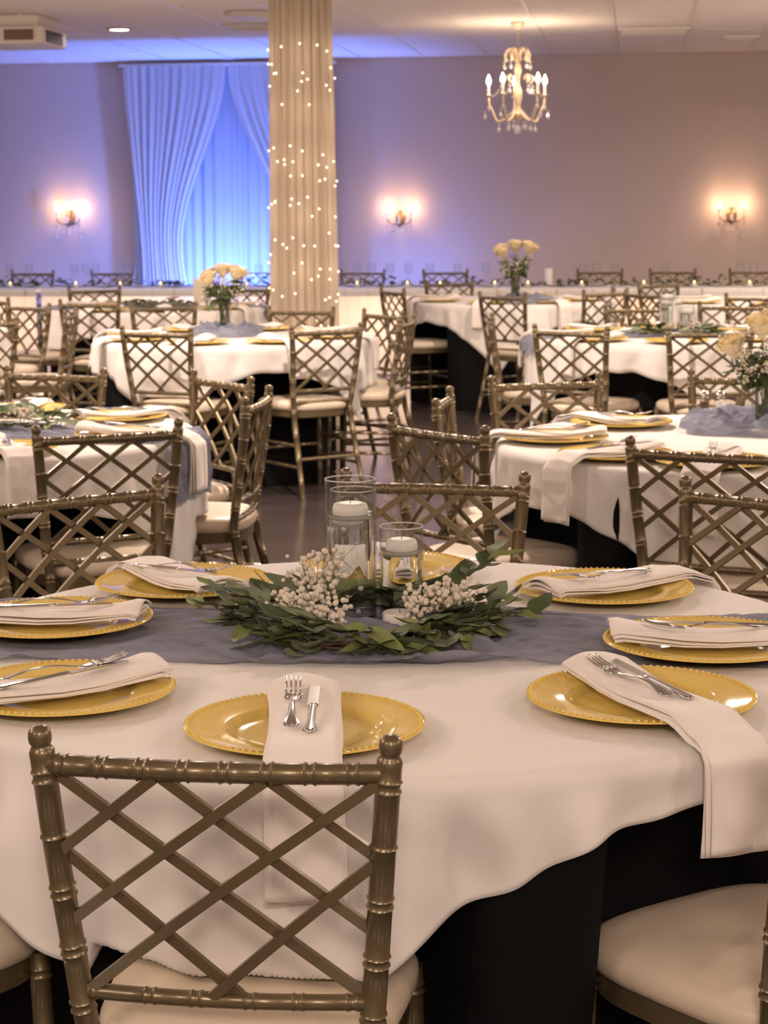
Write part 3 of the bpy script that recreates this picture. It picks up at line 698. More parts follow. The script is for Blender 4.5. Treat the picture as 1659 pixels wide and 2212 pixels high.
# glass cylinders with water and floating candles
def cylinder(x, y, r, h, water, label, candle, lab2, z0=ZT+0.012):
    t = thing('glass_cylinder', (x, y, z0), 0, label, 'vase', 'glass cylinder vases')
    b = MB(); b.lathe([(0.001, 0.0), (r-0.002, 0.0), (r, 0.002), (r, h-0.001), (r-0.001, h), (r-0.0022, h-0.001), (r-0.0022, 0.007), (0.001, 0.007)], 48); put('glass_wall', b.mesh('glass_wall', 'clear_glass', 'auto'), t)
    b = MB(); b.lathe([(r-0.0012, h-0.0004), (r-0.0003, h+0.0008), (r-0.0012, h+0.0018), (r-0.0026, h+0.0008), (r-0.0012, h-0.0004)], 48, cap=False); put('lip', b.mesh('lip', 'crystal'), t)
    b = MB(); b.lathe([(0.001, 0.0075), (r-0.0030, 0.0075), (r-0.0030, water), (0.001, water)], 48); put('water', b.mesh('water', 'water', 'auto'), t)
    c = thing('floating_candle', (x, y, z0+water-0.010), 0, lab2, 'candle', 'white floating candles'); q = candle
    b = MB(); b.lathe([(0.001, 0.0), (q*0.80, 0.0), (q*0.96, 0.006), (q, 0.014), (q*0.97, 0.022), (q*0.88, 0.027), (q*0.6, 0.029), (0.001, 0.0275)], 32); put('wax', b.mesh('wax', 'candle_wax'), c)
    b = MB(); b.tube([(0, 0, 0.026), (0.0006, 0, 0.033), (0.002, 0, 0.038)], 0.0007, 5); put('wick', b.mesh('wick', 'black_metal'), c)
    return t
c1 = at(759, 1338, ZT+0.012); c2 = at(868, 1330, ZT+0.012); c3 = at(772, 1300, ZT+0.012)
cylinder(c1.x, c1.y, 0.0440, 0.245, 0.186, 'tall water-filled glass cylinder, front of the three on the nearest table', 0.031, 'white floating candle in the tall front cylinder of the nearest table')
cylinder(c2.x, c2.y, 0.0385, 0.158, 0.118, 'shortest water-filled glass cylinder, right of the three on the nearest table', 0.028, 'white floating candle in the short right cylinder of the nearest table')
cylinder(c3.x-0.006, max(c3.y, c1.y+0.092), 0.0415, 0.205, 0.150, 'middle-height glass cylinder behind the tall one on the nearest table', 0.029, 'white floating candle in the rear cylinder of the nearest table')
# strings of pearls in the water
def pearls(x, y, spots, label):
    b = MB(); t = thing('pearl_string', (x, y, ZT+0.02), 0, label, 'beads', 'pearl strings in the cylinders')
    st = MB(); st.tube([Vector(p) for p in spots], 0.0005, 4); put('wire', st.mesh('wire', 'silver'), t)
    pb = MB(); pb.ball((0, 0, 0), 0.0042, 10, 7); pb = pb.mesh('pearl', 'pearl')
    for i, p in enumerate(spots): put('pearl', pb, t, p, scale=(1 if i % 2 == 0 else 0.5,)*3)
pearls(c1.x, c1.y, [(0.012, -0.026, 0.012), (-0.008, -0.02, 0.03), (0.014, -0.01, 0.05), (0.006, 0.012, 0.075), (-0.012, 0.0, 0.10), (0.010, -0.02, 0.13), (-0.010, -0.026, 0.155)], 'string of small pearls inside the tall glass cylinder')
# white pillar candle stub in the wreath
p = at(862, 1352, ZT+0.012); t = thing('pillar_candle', (c2.x-0.004, c2.y-0.074, ZT+0.010), 0, 'low white candle puck in front of the shortest cylinder', 'candle')
b = MB(); b.lathe([(0.001, 0), (0.028, 0), (0.030, 0.003), (0.030, 0.022), (0.028, 0.025), (0.010, 0.024), (0.001, 0.023)], 32); put('wax', b.mesh('wax', 'candle_wax', 'auto'), t)
b = MB(); b.tube([(0, 0, 0.022), (0, 0, 0.030)], 0.0008, 5); put('wick', b.mesh('wick', 'black_metal'), t)
# wreaths on other tables
c = TAB[2][0]; w2 = wreath(c[0]+0.10, c[1]+0.12, 70, 0.26, 0.20, 'eucalyptus wreath on the left second-row table, cut by the picture edge', 21); blossoms(w2, [(0.1, -0.05, 0.05, 0.06, 0.05, 0.03, 50)], 5)
c = TAB[5][0]; w5 = wreath(c[0]+0.03, c[1], 70, 0.24, 0.20, 'eucalyptus wreath on the right third-row table', 22); blossoms(w5, [(-0.1, -0.05, 0.05, 0.06, 0.05, 0.03, 40), (0.1, -0.05, 0.05, 0.06, 0.05, 0.03, 40)], 6)
for dx, dy, h, wt, nm in ((-0.05, -0.02, 0.25, 0.2, 'tall front'), (0.06, 0.0, 0.16, 0.12, 'short right'), (-0.02, 0.09, 0.20, 0.16, 'rear')):
    cylinder(c[0]+0.03+dx, c[1]+dy, 0.042, h, wt, '%s glass cylinder in the wreath of the right third-row table' % nm, 0.030, 'white floating candle in the %s cylinder, right third-row table' % nm)
c = TAB[7][0]; wreath(c[0], c[1], 50, 0.24, 0.2, 'eucalyptus wreath on the far left card table', 23)
p = at(438, 660, ZT+0.01); t = thing('table_card', (p.x, p.y, ZT+0.012), rad(8), 'cream upright card standing on the far left round table', 'card')
b = MB(); b.box((0, 0, 0.10), (0.13, 0.004, 0.18)); put('sheet', b.mesh('sheet', 'card', False), t)
b = MB(); b.box((0, 0.0, 0.006), (0.09, 0.03, 0.012)); put('stand', b.mesh('stand', 'twig', False), t)

# ------------------------------------------------------------------ rose bouquets
def rose_mesh(seed):
    rn = random.Random(seed); b = MB()
    for ring, (n, r, h, open_) in enumerate([(3, 0.009, 0.046, 0.0), (4, 0.017, 0.047, 0.05), (5, 0.025, 0.045, 0.14), (6, 0.031, 0.041, 0.32)]):
        for k in range(n):
            a0 = 2*PI*k/n+ring*0.6+rn.uniform(-.2, .2); span = 2*PI/n*1.25
            def fn(u, v, a0=a0, span=span, r=r, h=h, open_=open_):
                a = a0+(u-0.5)*span; e = 1-(2*u-1)**2
                rr = r*(0.25+0.75*sin(v*PI/2)**0.7)+open_*0.020*max(0, v-0.6)/0.4; z = h*v*(0.80+0.20*e) - open_*0.012*max(0, v-0.75)/0.25
                return (rr*cos(a), rr*sin(a), z)
            b.grid(fn, 6, 6)
    b.ball((0, 0, 0.002), 0.011, 8, 5); return b.mesh('bloom', 'rose_petal')
ROSE = [rose_mesh(1), rose_mesh(2), rose_mesh(3)]
VL = [leaf_mesh(0.085, 0.050, 0.25, 0.3, 'leaf_dark'), leaf_mesh(0.095, 0.055, 0.3, 0.3, 'leaf_dark'), leaf_mesh(0.07, 0.04, 0.2, 0.3, 'leaf_light')]
def bouquet(tbl, x, y, label, roses, words, seed, z0, hv=0.20, leaves=26, nb=260):
    rn = random.Random(seed)
    v = thing('glass_vase', (x, y, z0), 0, 'clear glass cylinder vase of stems on ' + words, 'vase', 'glass vases of roses')
    b = MB(); b.lathe([(0.001, 0.0), (0.040, 0.0), (0.0425, 0.003), (0.0425, hv), (0.0405, hv), (0.0405, 0.010), (0.001, 0.010)], 36); put('glass_wall', b.mesh('glass_wall', 'clear_glass', 'auto'), v)
    b = MB(); b.lathe([(0.0405, hv-0.0005), (0.0425, hv-0.0005), (0.043, hv+0.001), (0.0405, hv+0.0015), (0.0405, hv-0.0005)], 36, cap=False); put('lip', b.mesh('lip', 'crystal'), v)
    for i, (dx, dy, dz, tilt, s, where) in enumerate(roses):
        e = thing('rose', (x, y, z0), 0, 'cream rose at the %s of the bouquet on %s' % (where, words), 'rose', 'cream roses')
        az = math.atan2(dy, dx)
        put('bloom', ROSE[i % 3], e, (dx, dy, dz), (0, rad(tilt), az), (s, s, s))
        a = rn.uniform(0, 6); q = Vector((0.022*cos(a), 0.022*sin(a), 0.012))
        st = MB(); st.tube([q, q.lerp(Vector((dx*0.3, dy*0.3, hv)), 0.9), Vector((dx*0.7, dy*0.7, lerp(hv, dz, 0.6))), (dx, dy, dz+0.002)], 0.0028, 6); stm = put('stem', st.mesh('stem', 'stem_green'), e)
        for k in range(3):
            aa = az+(k-1)*0.9; put('leaf', VL[k], stm, (dx*0.75, dy*0.75, dz-0.05-0.015*k), (rad(20), 0, aa-PI/2), (0.8, 0.8, 0.8))
    g = thing('bouquet_greens', (x, y, z0), 0, 'leaves and baby breath between the roses on ' + words, 'foliage', 'greens in the rose vases')
    for i in range(leaves):
        a = rn.uniform(0, 2*PI); r = rn.uniform(0.03, 0.085); z = hv+rn.uniform(-0.015, 0.085)
        put('leaf', rn.choice(VL), g, (r*cos(a)*0.6, r*sin(a)*0.6, z), (rad(rn.uniform(-35, 35)), rn.uniform(-.5, .5), a-PI/2+rn.uniform(-.5, .5)), (rn.uniform(0.7, 1.1),)*3)
    st = MB()
    for i in range(16):
        a = rn.uniform(0, 2*PI); b2 = rn.uniform(0, 2*PI); st.tube([(0.028*cos(a), 0.028*sin(a), 0.012), (0.034*cos(b2), 0.034*sin(b2), hv), (0.07*cos(b2), 0.07*sin(b2), hv+0.07)], rn.uniform(0.0016, 0.003), 5)
    o = put('stems', st.mesh('stems', 'stem_green'), g); o['kind'] = 'stuff'
    for i in range(9):
        a = rn.uniform(0, 2*PI); z = rn.uniform(0.03, hv*0.9); put('leaf', VL[i % 3], g, (0.014*cos(a), 0.014*sin(a), z), (rad(70), 0, a), (0.5, 0.5, 0.5))
    sp = [(0.095*cos(a), 0.095*sin(a), hv+rn.uniform(0.02, 0.12), 0.05, 0.05, 0.05, nb//7) for a in [2*PI*k/7+0.3 for k in range(7)]]
    blossoms(g, sp, seed, 0.0050)
R3 = [(-0.100, -0.02, 0.232, 28, 1.4, 'left'), (-0.030, -0.075, 0.295, 12, 1.5, 'top front'), (0.03, 0.04, 0.31, 10, 1.4, 'top rear'), (0.09, -0.05, 0.27, 25, 1.3, 'right front'), (0.10, 0.07, 0.26, 25, 1.3, 'right rear')]
p3 = at(1652, 908, ZT+0.03); bouquet(3, p3.x, p3.y, '', R3, 'the right second-row table', 41, ZT+0.012, 0.150, 34, 420)
R4 = [(-0.065, -0.05, 0.285, 30, 1.45, 'left front'), (0.065, -0.05, 0.315, 25, 1.5, 'right front'), (-0.07, 0.06, 0.30, 25, 1.4, 'left rear'), (0.08, 0.05, 0.31, 25, 1.4, 'right rear'), (0.0, -0.01, 0.325, 6, 1.5, 'top')]
p4 = at(484, 716, ZT+0.03); bouquet(4, p4.x, p4.y, '', R4, 'the table before the pillar', 42, ZT+0.012, 0.20, 34, 300)
p6 = at(1113, 648, ZT+0.03); R6 = [(dx*1.3, dy*1.2, dz+0.05, t_, s*1.1, wv) for dx, dy, dz, t_, s, wv in R4]
bouquet(6, p6.x, p6.y, '', R6, 'the table under the chandelier', 43, ZT+0.012, 0.22, 40, 200)
bunch(3, p3.x-TAB[3][0][0]-0.02, p3.y-TAB[3][0][1]-0.03, 0.27, 0.24, 0.058, 'bunched dusty blue gauze around the vase, right second-row table', 2)
bunch(4, p4.x-TAB[4][0][0]+0.02, p4.y-TAB[4][0][1], 0.20, 0.18, 0.075, 'bunched dusty blue gauze around the vase, table before the pillar', 5)
bunch(6, p6.x-TAB[6][0][0]+0.08, p6.y-TAB[6][0][1], 0.22, 0.18, 0.07, 'bunched dusty blue gauze around the vase, table under the chandelier', 7)
# salt and pepper shakers
for px, nm, mm in ((1532, 'pepper', 'pepper'), (1568, 'salt', 'salt')):
    p = at(px, 903, ZT+0.01); t = thing(nm+'_shaker', (p.x, p.y+0.1, ZT+0.006), 0, 'small glass %s shaker with chrome cap on the right second-row table' % nm, 'shaker')
    b = MB(); b.lathe([(0.001, 0), (0.019, 0), (0.0195, 0.002), (0.017, 0.062), (0.016, 0.065), (0.001, 0.065)], 16); put('glass_body', b.mesh('glass_body', 'clear_glass', 'auto'), t)
    b = MB(); b.lathe([(0.001, 0.003), (0.0165, 0.003), (0.0152, 0.05), (0.001, 0.05)], 16); put('contents', b.mesh('contents', mm, 'auto'), t)
    b = MB(); b.lathe([(0.017, 0.063), (0.0175, 0.066), (0.0165, 0.078), (0.011, 0.085), (0.001, 0.087)], 16); put('cap', b.mesh('cap', 'silver', 'auto'), t)

# ------------------------------------------------------------------ draped pillar with fairy lights
PX, PY = atp = tuple(at(662, 905, 0).xy); PY = 13.0; PX = (662-829.5)/FPX*13.05
pl = MB(); pl.box((0, 0, CEIL/2), (0.26, 0.26, CEIL)); pil = struct(put('pillar', pl.mesh('pillar', 'wall_paint', False), None, (PX, PY, 0), (0, 0, -YAW)))
b = MB()
def drape(u, v):
    a = 2*PI*u; z = lerp(CEIL-0.01, 0.01, v); k = 0.65+0.35*v
    r = lerp(0.196, 0.226, v**1.3) + 0.013*k*sin(a*23+1.2*sin(v*3))+0.008*sin(a*41+2)
    return (r*cos(a), r*sin(a), z)
b.grid(drape, 260, 26)
o = put('pillar_drape', b.mesh('pillar_drape', 'pillar_cloth'), None, (PX, PY, 0)); tag(o, 'floor-length cream sheer drape gathered around the lit pillar', 'drape')
fl = thing('string_lights', (PX, PY, 0), 0, 'warm fairy lights twinkling through the drape of the pillar', 'string lights')
bb = MB(); bb.ball((0, 0, 0), 0.0065, 8, 6); bb = bb.mesh('bulb', 'fairy_glow')
rn = random.Random(5); zs = [2.50, 2.38, 2.30, 2.22]
wire = MB()
for s in range(11):
    a = -PI+PI*(s+0.5)/11; P = []
    for z0, cnt in ((2.46, 4), (1.82, 5), (1.25, 5), (0.72, 4)):
        for k in range(cnt):
            if rn.random() < 0.5: continue
            z = z0-0.07*k*1.3+rn.uniform(-0.06, 0.06); aa = a+rn.uniform(-0.12, 0.12); v = (CEIL-z)/CEIL
            r = lerp(0.196, 0.226, v**1.3)+0.022; q = (r*cos(aa), r*sin(aa), z); put('bulb', bb, fl, q); P.append(q)
    P = sorted(P, key=lambda q: -q[2])
    if len(P) > 1: wire.tube([(r_[0]*0.97, r_[1]*0.97, r_[2]) for r_ in P], 0.0012, 4)
put('wire', wire.mesh('wire', 'pillar_cloth'), fl)
for z in (2.45, 2.1, 1.75, 1.4, 1.05, 0.7):
    for a in (-155, -90, -25):
        lamp('fairy_lamp', 'POINT', (PX+0.36*cos(rad(a)), PY+0.36*sin(rad(a)), z), 1.25, (1.0, 0.76, 0.58), shadow_soft_size=0.12)

# ------------------------------------------------------------------ backdrop curtain on the back wall
cl = toroom(*at(272, 600, 1.0).xy)  # not used for depth: the backdrop hangs just before the wall
def wallx(px):                      # room x where the ray of this pixel column meets the backdrop plane
    d = CR @ Vector(((px-829.5)/FPX, 660/FPX, -1)); rx_, ry_ = toroom(d.x, d.y); return rx_/ry_*(WALL-0.28)
XA, XM, XB = wallx(272), wallx(492), wallx(716)
t = thing('backdrop_curtain', room((XA+XB)/2, WALL-0.22), -YAW, 'blue-lit sheer backdrop curtain parted in the middle on the back wall', 'curtain')
W_ = XB-XA; ZC = CEIL-0.06
def panel(x0, x1f, m, depth, folds, amp, nm, seed):
    b = MB()
    def fn(u, v):
        z = lerp(ZC, 0.02, v); a, c2_ = x0(v), x1f(v)
        x = lerp(a, c2_, u); k = 0.5+0.5*v
        return (x, depth + amp*k*sin(u*folds*2*PI+seed+0.8*sin(v*2.5)) + amp*0.5*sin(u*folds*4.7+v*2), z)
    b.grid(fn, int(folds*12), 30); return put(nm, b.mesh(nm, m), t)
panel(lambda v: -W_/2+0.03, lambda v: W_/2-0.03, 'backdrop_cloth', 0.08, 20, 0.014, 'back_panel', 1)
xm = XM-(XA+XB)/2
panel(lambda v: -W_/2+0.14*smooth(v*1.4), lambda v: xm-0.46*smooth(v/0.62)+0.10*smooth((v-0.62)/0.3), 'sheer_white', -0.03, 13, 0.017, 'left_panel', 2)
panel(lambda v: xm+0.02+0.62*smooth(v/0.68), lambda v: W_/2-0.05*v, 'sheer_white', -0.03, 12, 0.017, 'right_panel', 4)
b = MB(); b.tube([(-W_/2-0.05, 0, ZC+0.01), (W_/2+0.05, 0, ZC+0.01)], 0.016, 10); put('rod', b.mesh('rod', 'white_plastic'), t)
# uplights
for i, (rx, ry, _e, _t) in enumerate(UPL):
    u_ = thing('uplight', room(rx, ry, 0), -YAW, 'small black floor uplight throwing blue light up the wall %s' % ('left of the curtain', 'at the blue curtain', 'right of the pillar')[i], 'uplight', 'blue uplights behind the head table')
    b = MB(); b.lathe([(0.001, 0.03), (0.06, 0.03), (0.07, 0.05), (0.075, 0.19), (0.07, 0.2), (0.065, 0.19), (0.06, 0.17), (0.001, 0.165)], 20); put('housing', b.mesh('housing', 'black_metal', 'auto'), u_)
    b = MB(); b.lathe([(0.001, 0.172), (0.058, 0.172), (0.058, 0.178), (0.001, 0.179)], 20); put('lens', b.mesh('lens', 'blue_lens', False), u_)
    b = MB(); b.box((0, 0, 0.012), (0.16, 0.12, 0.024)); put('base', b.mesh('base', 'black_metal', False), u_)

# ------------------------------------------------------------------ head table with lit skirts
HY = 16.75; HD = 0.76; HZ = 0.755
def headtable(x0, x1, words):
    w_ = x1-x0; xm_ = (x0+x1)/2
    t = thing('banquet_table', room(xm_, HY+HD/2), -YAW, 'long head table with a glowing peach skirt, ' + words, 'table', 'skirted head tables by the back wall')
    b = MB(); b.box((0, 0, HZ-0.015), (w_-0.01, HD, 0.03)); put('tabletop', b.mesh('tabletop', 'white_cloth', False), t)
    for s in (-1, 1):
        for q in (-1, 1):
            b = MB(); b.tube([(s*(w_/2-0.2), q*0.25, 0), (s*(w_/2-0.22), q*0.25, HZ-0.03)], 0.013, 8); put('leg', b.mesh('leg', 'black_metal'), t)
    b = MB()
    def fn(u, v):
        x = lerp(-w_/2, w_/2, u); return (x, -HD/2-0.012+0.012*(0.4+v)*sin(x*38)+0.008*sin(x*61+v*2), lerp(HZ-0.002, 0.01, v))
    b.grid(fn, int(w_*50), 6); put('skirt', b.mesh('skirt', 'skirt_cloth'), t)
    b = MB()
    def fn2(u, v):
        x = lerp(-w_/2, w_/2, u); s = v*(HD+0.16); y = -HD/2-0.022+max(0, s-0.07) if s < HD+0.09 else HD/2+0.022
        z = HZ+0.004 if s > 0.07 else HZ+0.004-(0.07-s)
        if s > HD+0.09: z = HZ+0.004-(s-HD-0.09)
        return (x, y, z)
    b.grid(fn2, 40, 30); put('top_cloth', b.mesh('top_cloth', 'white_cloth'), t)
    for k in range(int(w_/0.16)):
        x = -w_/2+0.08+0.16*k; put('bulb', bb, t, (x+rn.uniform(-.05, .05), -HD/2-0.034, rn.uniform(0.05, 0.62)))
    lamp('skirt_lamp', 'AREA', room(xm_, HY+0.30, 0.42), 6.5*w_, (1.0, 0.70, 0.47), shape='RECTANGLE', size=w_-0.1, size_y=0.5, rot=(-PI/2, 0, -YAW))
HT = [(-7.7, -5.30, 'at the far left edge'), (-5.25, -2.75, 'before the blue curtain'), (-2.70, -0.20, 'right of the pillar'), (-0.15, 2.4, 'below the right sconce')]
for a in HT: headtable(*a)
# things on it
gl = MB(); gl.lathe([(0.001, 0), (0.034, 0), (0.034, 0.002), (0.006, 0.006), (0.004, 0.012), (0.004, 0.085), (0.010, 0.095), (0.032, 0.120), (0.038, 0.150), (0.034, 0.205), (0.033, 0.205), (0.0365, 0.150), (0.030, 0.121), (0.001, 0.100)], 20)
GOB = gl.mesh('bowl', 'clear_glass')
gs = [wallx(v)*(HY+0.38)/(WALL-0.28) for v in (22, 52, 160, 182, 204, 258, 272, 284, 560, 770, 800, 842, 880, 930, 990, 1050, 1262, 1290, 1330, 1440, 1602, 1632)]
for i, x in enumerate(gs):
    e = thing('wine_goblet', room(x, HY+0.30+0.16*rn.random(), HZ+0.0055), 0, 'clear glass goblet standing on the head table, %s along it from the left' % ['first', 'second', 'third', 'fourth', 'fifth', 'sixth', 'seventh', 'eighth', 'ninth', 'tenth', 'eleventh', 'twelfth', 'thirteenth', 'fourteenth', 'fifteenth', 'sixteenth', 'seventeenth', 'eighteenth', 'nineteenth', 'twentieth', 'twenty-first', 'twenty-second'][i], 'goblet', 'goblets on the head table')
    put('bowl', GOB, e)
for k, (x0, x1, words) in enumerate(HT):
    b = MB(); rg = random.Random(60+k); e = thing('leaf_garland', room((x0+x1)/2, HY+0.16, HZ+0.006), -YAW, 'green leaf garland along the head table ' + words, 'garland', 'garlands on the head table')
    for i in range(int((x1-x0)*62)):
        x = rg.uniform(-(x1-x0)/2, (x1-x0)/2); y = rg.gauss(0, 0.035); z = abs(rg.gauss(0.02, 0.022))+0.004; a = rg.uniform(0, 6.28); L = rg.uniform(0.05, 0.09); up = rg.uniform(0, 0.04)
        d = Vector((cos(a), sin(a)*0.6, 0)); n_ = Vector((-sin(a), cos(a), 0))*L*0.24; p = Vector((x, y, z))
        b.add([p, p+d*L*0.5+n_+Vector((0, 0, up)), p+d*L+Vector((0, 0, up*0.7)), p+d*L*0.5-n_+Vector((0, 0, up))], [(0, 1, 2), (0, 2, 3)])
    o = put('foliage', b.mesh('foliage', 'leaf_dark', False), e); o['kind'] = 'stuff'
    st = MB(); st.tube([((i/30-0.5)*(x1-x0)*0.98, 0.02*sin(i*0.9), 0.012+0.006*sin(i*1.7)) for i in range(31)], 0.006, 6); put('vine', st.mesh('vine', 'stem_green'), e)
    for i in range(int((x1-x0)*2.6)):
        x = lerp(x0+0.15, x1-0.15, (i+0.5)/int((x1-x0)*2.6))+rg.uniform(-0.1, 0.1)
        ca = thing('votive_candle', room(x, HY+0.04+0.05*rg.random(), HZ+0.0055), 0, 'lit votive candle, %s from left, head table %s' % (['first', 'second', 'third', 'fourth', 'fifth', 'sixth', 'seventh', 'eighth'][i], words), 'candle', 'votives on the head table')
        vb = MB(); vb.lathe([(0.001, 0), (0.024, 0), (0.026, 0.003), (0.030, 0.058), (0.0285, 0.058), (0.0245, 0.006), (0.001, 0.006)], 14); put('cup', vb.mesh('cup', 'clear_glass', 'auto'), ca)
        vb = MB(); vb.lathe([(0.001, 0.007), (0.023, 0.007), (0.025, 0.034), (0.001, 0.034)], 14); put('wax', vb.mesh('wax', 'candle_wax', 'auto'), ca)
        vb = MB(); vb.ball((0, 0, 0.046), 0.0065, 6, 5, 1, 1, 1.8); put('flame', vb.mesh('flame', 'flame_glow'), ca)
p = at(1186, 622, HZ); rr_ = toroom(p.x, p.y); t = thing('pillar_candle', room(wallx(1186)*(HY+0.4)/(WALL-0.28), HY+0.4, HZ+0.006), 0, 'tall cream pillar candle on the head table right of the roses', 'candle')
b = MB(); b.lathe([(0.001, 0), (0.033, 0), (0.035, 0.003), (0.035, 0.150), (0.032, 0.154), (0.012, 0.150), (0.001, 0.149)], 20); put('wax', b.mesh('wax', 'candle_wax', 'auto'), t)
b = MB(); b.tube([(0, 0, 0.147), (0.001, 0, 0.162)], 0.0012, 5); put('wick', b.mesh('wick', 'black_metal'), t)
hx = [wallx(v)*(HY+1.2)/(WALL-0.28) for v in (60, 235, 560, 780, 960, 1297, 1456, 1630)]
for i, x in enumerate(hx):
    p = room(x, HY+1.28); chair(0, (p.x, p.y), (-RS, -RC), 'gold lattice-back chair behind the head table, %s from the left' % ['first', 'second', 'third', 'fourth', 'fifth', 'sixth', 'seventh', 'eighth'][i], 'gold lattice-back chairs behind the head table')

# ------------------------------------------------------------------ sconces and chandelier
bl = MB(); bl.lathe([(0.001, 0), (0.008, 0.002), (0.013, 0.016), (0.012, 0.028), (0.006, 0.044), (0.001, 0.056)], 12); BULB = bl.mesh('bulb', 'bulb_glow')
cs = MB(); cs.lathe([(0.020, -0.002), (0.021, 0.003), (0.010, 0.006), (0.0095, 0.062), (0.001, 0.063)], 12); SLEEVE = cs.mesh('candle_sleeve', 'candle_wax', 'auto')
dr_ = MB(); dr_.lathe([(0.001, 0.0), (0.009, -0.006), (0.006, -0.018), (0.001, -0.020), (0.001, -0.024), (0.012, -0.040), (0.015, -0.052), (0.010, -0.064), (0.001, -0.068)], 8); DROP = dr_.mesh('crystal_drop', 'crystal', False)
def sconce(px, py, words):
    d = CR @ Vector(((px-829.5)/FPX, -(py-1106)/FPX, -1)); rx_, ry_ = toroom(d.x, d.y); k = (WALL-0.02)/ry_; z = EYE+d.z*k
    t = thing('wall_sconce', room(rx_*k, WALL-0.004, z), -YAW, words, 'sconce')
    b = MB(); b.lathe([(0.001, 0), (0.055, 0.0), (0.055, 0.008), (0.03, 0.022), (0.001, 0.026)], 20)
    bp = put('backplate', b.mesh('backplate', 'sconce_bronze', 'auto'), t, (0, 0, -0.04), (PI/2, 0, 0), (0.85, 1.35, 1))
    for s in (-1, 0, 1):
        b = MB(); P = []
        for i in range(13):
            q = i/12; P.append((s*0.115*smooth(q), -0.02-(0.085 if s else 0.13)*sin(q*PI/2), -0.05-0.055*sin(q*PI)+0.012*q - (0.05*q if s == 0 else 0)))
        b.tube(P, [0.008-0.003*i/12 for i in range(13)], 8); arm = put('arm', b.mesh('arm', 'sconce_bronze'), t)
        e = P[-1]; put('candle_sleeve', SLEEVE, arm, (e[0], e[1], e[2]))
        if s:
            put('bulb', BULB, arm, (e[0], e[1], e[2]+0.062))
            wp = t.matrix_basis @ Vector((e[0], e[1]-0.0, e[2]+0.095))
            lamp('sconce_lamp', 'POINT', wp, 8.0, (1.0, 0.60, 0.34), shadow_soft_size=0.014)
            put('crystal_drop', DROP, arm, (e[0], e[1], e[2]-0.03)); put('crystal_drop', DROP, arm, (e[0]*1.05, e[1], e[2]-0.14))
    b = MB(); b.lathe([(0.001, -0.10), (0.012, -0.09), (0.03, -0.06), (0.026, -0.04), (0.012, -0.02), (0.001, 0.0)], 14); put('bowl', b.mesh('bowl', 'sconce_bronze', 'auto'), t, (0, -0.075, -0.02))
    for q in (-0.06, 0.0, 0.06): put('crystal_drop', DROP, t, (q, -0.08, -0.12-0.02*(q == 0)))
    return t
sconce(152, 462, 'twin-bulb crystal wall sconce left of the blue curtain')
sconce(865, 462, 'twin-bulb crystal wall sconce just right of the pillar')
sconce(1580, 455, 'twin-bulb crystal wall sconce near the right edge')
cp = at(1119, 48, CEIL)
t = thing('chandelier', (cp.x, cp.y, 0), 0.35, 'cream crystal chandelier with lit candle bulbs hanging from the ceiling', 'chandelier')
b = MB(); b.lathe([(0.001, 2.815), (0.02, 2.82), (0.05, 2.845), (0.062, 2.866), (0.001, 2.868)], 20); put('canopy', b.mesh('canopy', 'antique_cream', 'auto'), t)
lk = MB(); P = [(0.011*cos(a), 0, 0.017*sin(a)) for a in [2*PI*i/12 for i in range(13)]]; lk.tube(P, 0.0028, 5); LINK = lk.mesh('chain_link', 'antique_cream')
for i in range(6): put('chain_link', LINK, t, (0, 0, 2.80-0.028*i), (0, 0, (i % 2)*PI/2))
b = MB(); b.lathe([(0.001, 2.655), (0.010, 2.65), (0.016, 2.62), (0.010, 2.58), (0.024, 2.54), (0.030, 2.50), (0.018, 2.45), (0.015, 2.40), (0.034, 2.35), (0.036, 2.30), (0.022, 2.24), (0.030, 2.20), (0.050, 2.17), (0.046, 2.145), (0.020, 2.12), (0.001, 2.11)], 20)
put('column', b.mesh('column', 'antique_cream', 'auto'), t)
b = MB(); b.lathe([(0.001, 2.08), (0.016, 2.085), (0.026, 2.055), (0.018, 2.03), (0.001, 2.015)], 12); put('finial', b.mesh('finial', 'crystal', False), t)
NA = 5
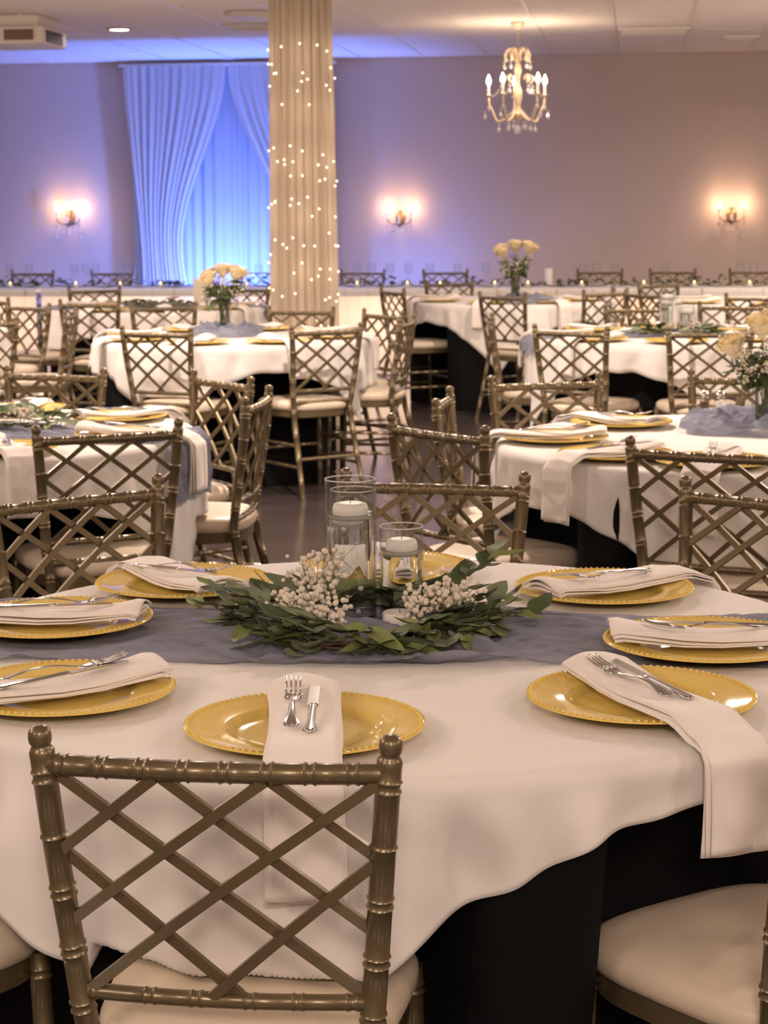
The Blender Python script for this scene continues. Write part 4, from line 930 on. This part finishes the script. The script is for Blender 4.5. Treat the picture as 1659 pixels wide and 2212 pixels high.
for k in range(NA):
    a = 2*PI*k/NA; ca, sa = cos(a), sin(a)
    def rp(r, z): return (r*ca, r*sa, z)
    b = MB(); P = []
    for i in range(21):
        q = i/20; r = 0.03+0.20*q; z = 2.20 - 0.085*sin(q*PI*0.78)**0.9 + 0.10*smooth((q-0.62)/0.38); P.append(rp(r, z))
    P.append(rp(0.232, 2.30)); b.tube(P, [0.009]*len(P), 8); arm = put('arm', b.mesh('arm', 'antique_cream'), t)
    b = MB(); b.lathe([(0.001, 0), (0.012, 0.002), (0.030, 0.012), (0.033, 0.016), (0.001, 0.014)], 16); put('drip_pan', b.mesh('drip_pan', 'antique_cream', 'auto'), arm, rp(0.232, 2.305))
    put('candle_sleeve', SLEEVE, arm, rp(0.232, 2.318), scale=(1, 1, 1.3)); put('bulb', BULB, arm, rp(0.232, 2.40), scale=(1.4, 1.4, 1.4))
    M_ = t.matrix_basis @ Vector(rp(0.232, 2.44)); lamp('chandelier_lamp', 'POINT', M_, 6.0, (1.0, 0.74, 0.50), shadow_soft_size=0.03)
    b = MB(); P = []                       # upper scroll
    for i in range(19):
        th = -0.6+i/18*4.6; P.append(rp(0.062+0.045*cos(PI-th)*(1-0.25*i/18), 2.615+0.060*sin(th)*(1-0.25*i/18)))
    b.tube(P, 0.012, 8); put('scroll', b.mesh('scroll', 'antique_cream'), t)
    b = MB(); P = []
    for i in range(15):
        th = i/14*4.2; P.append(rp(0.10+0.030*cos(PI*0.9-th), 2.435+0.032*sin(th)))
    b.tube(P, 0.0075, 8); put('scroll', b.mesh('scroll', 'antique_cream'), t)
    for r, z in ((0.12, 2.39), (0.232, 2.27), (0.262, 2.20), (0.150, 2.10), (0.07, 2.12), (0.105, 2.58)): put('crystal_drop', DROP, t, rp(r, z))
    b = MB()
    for i in range(9):
        q = i/8; b.ball(rp(lerp(0.10, 0.232, q), lerp(2.46, 2.31, q)-0.05*sin(PI*q)), 0.0065, 6, 4)
    put('bead_swag', b.mesh('bead_swag', 'crystal'), t)
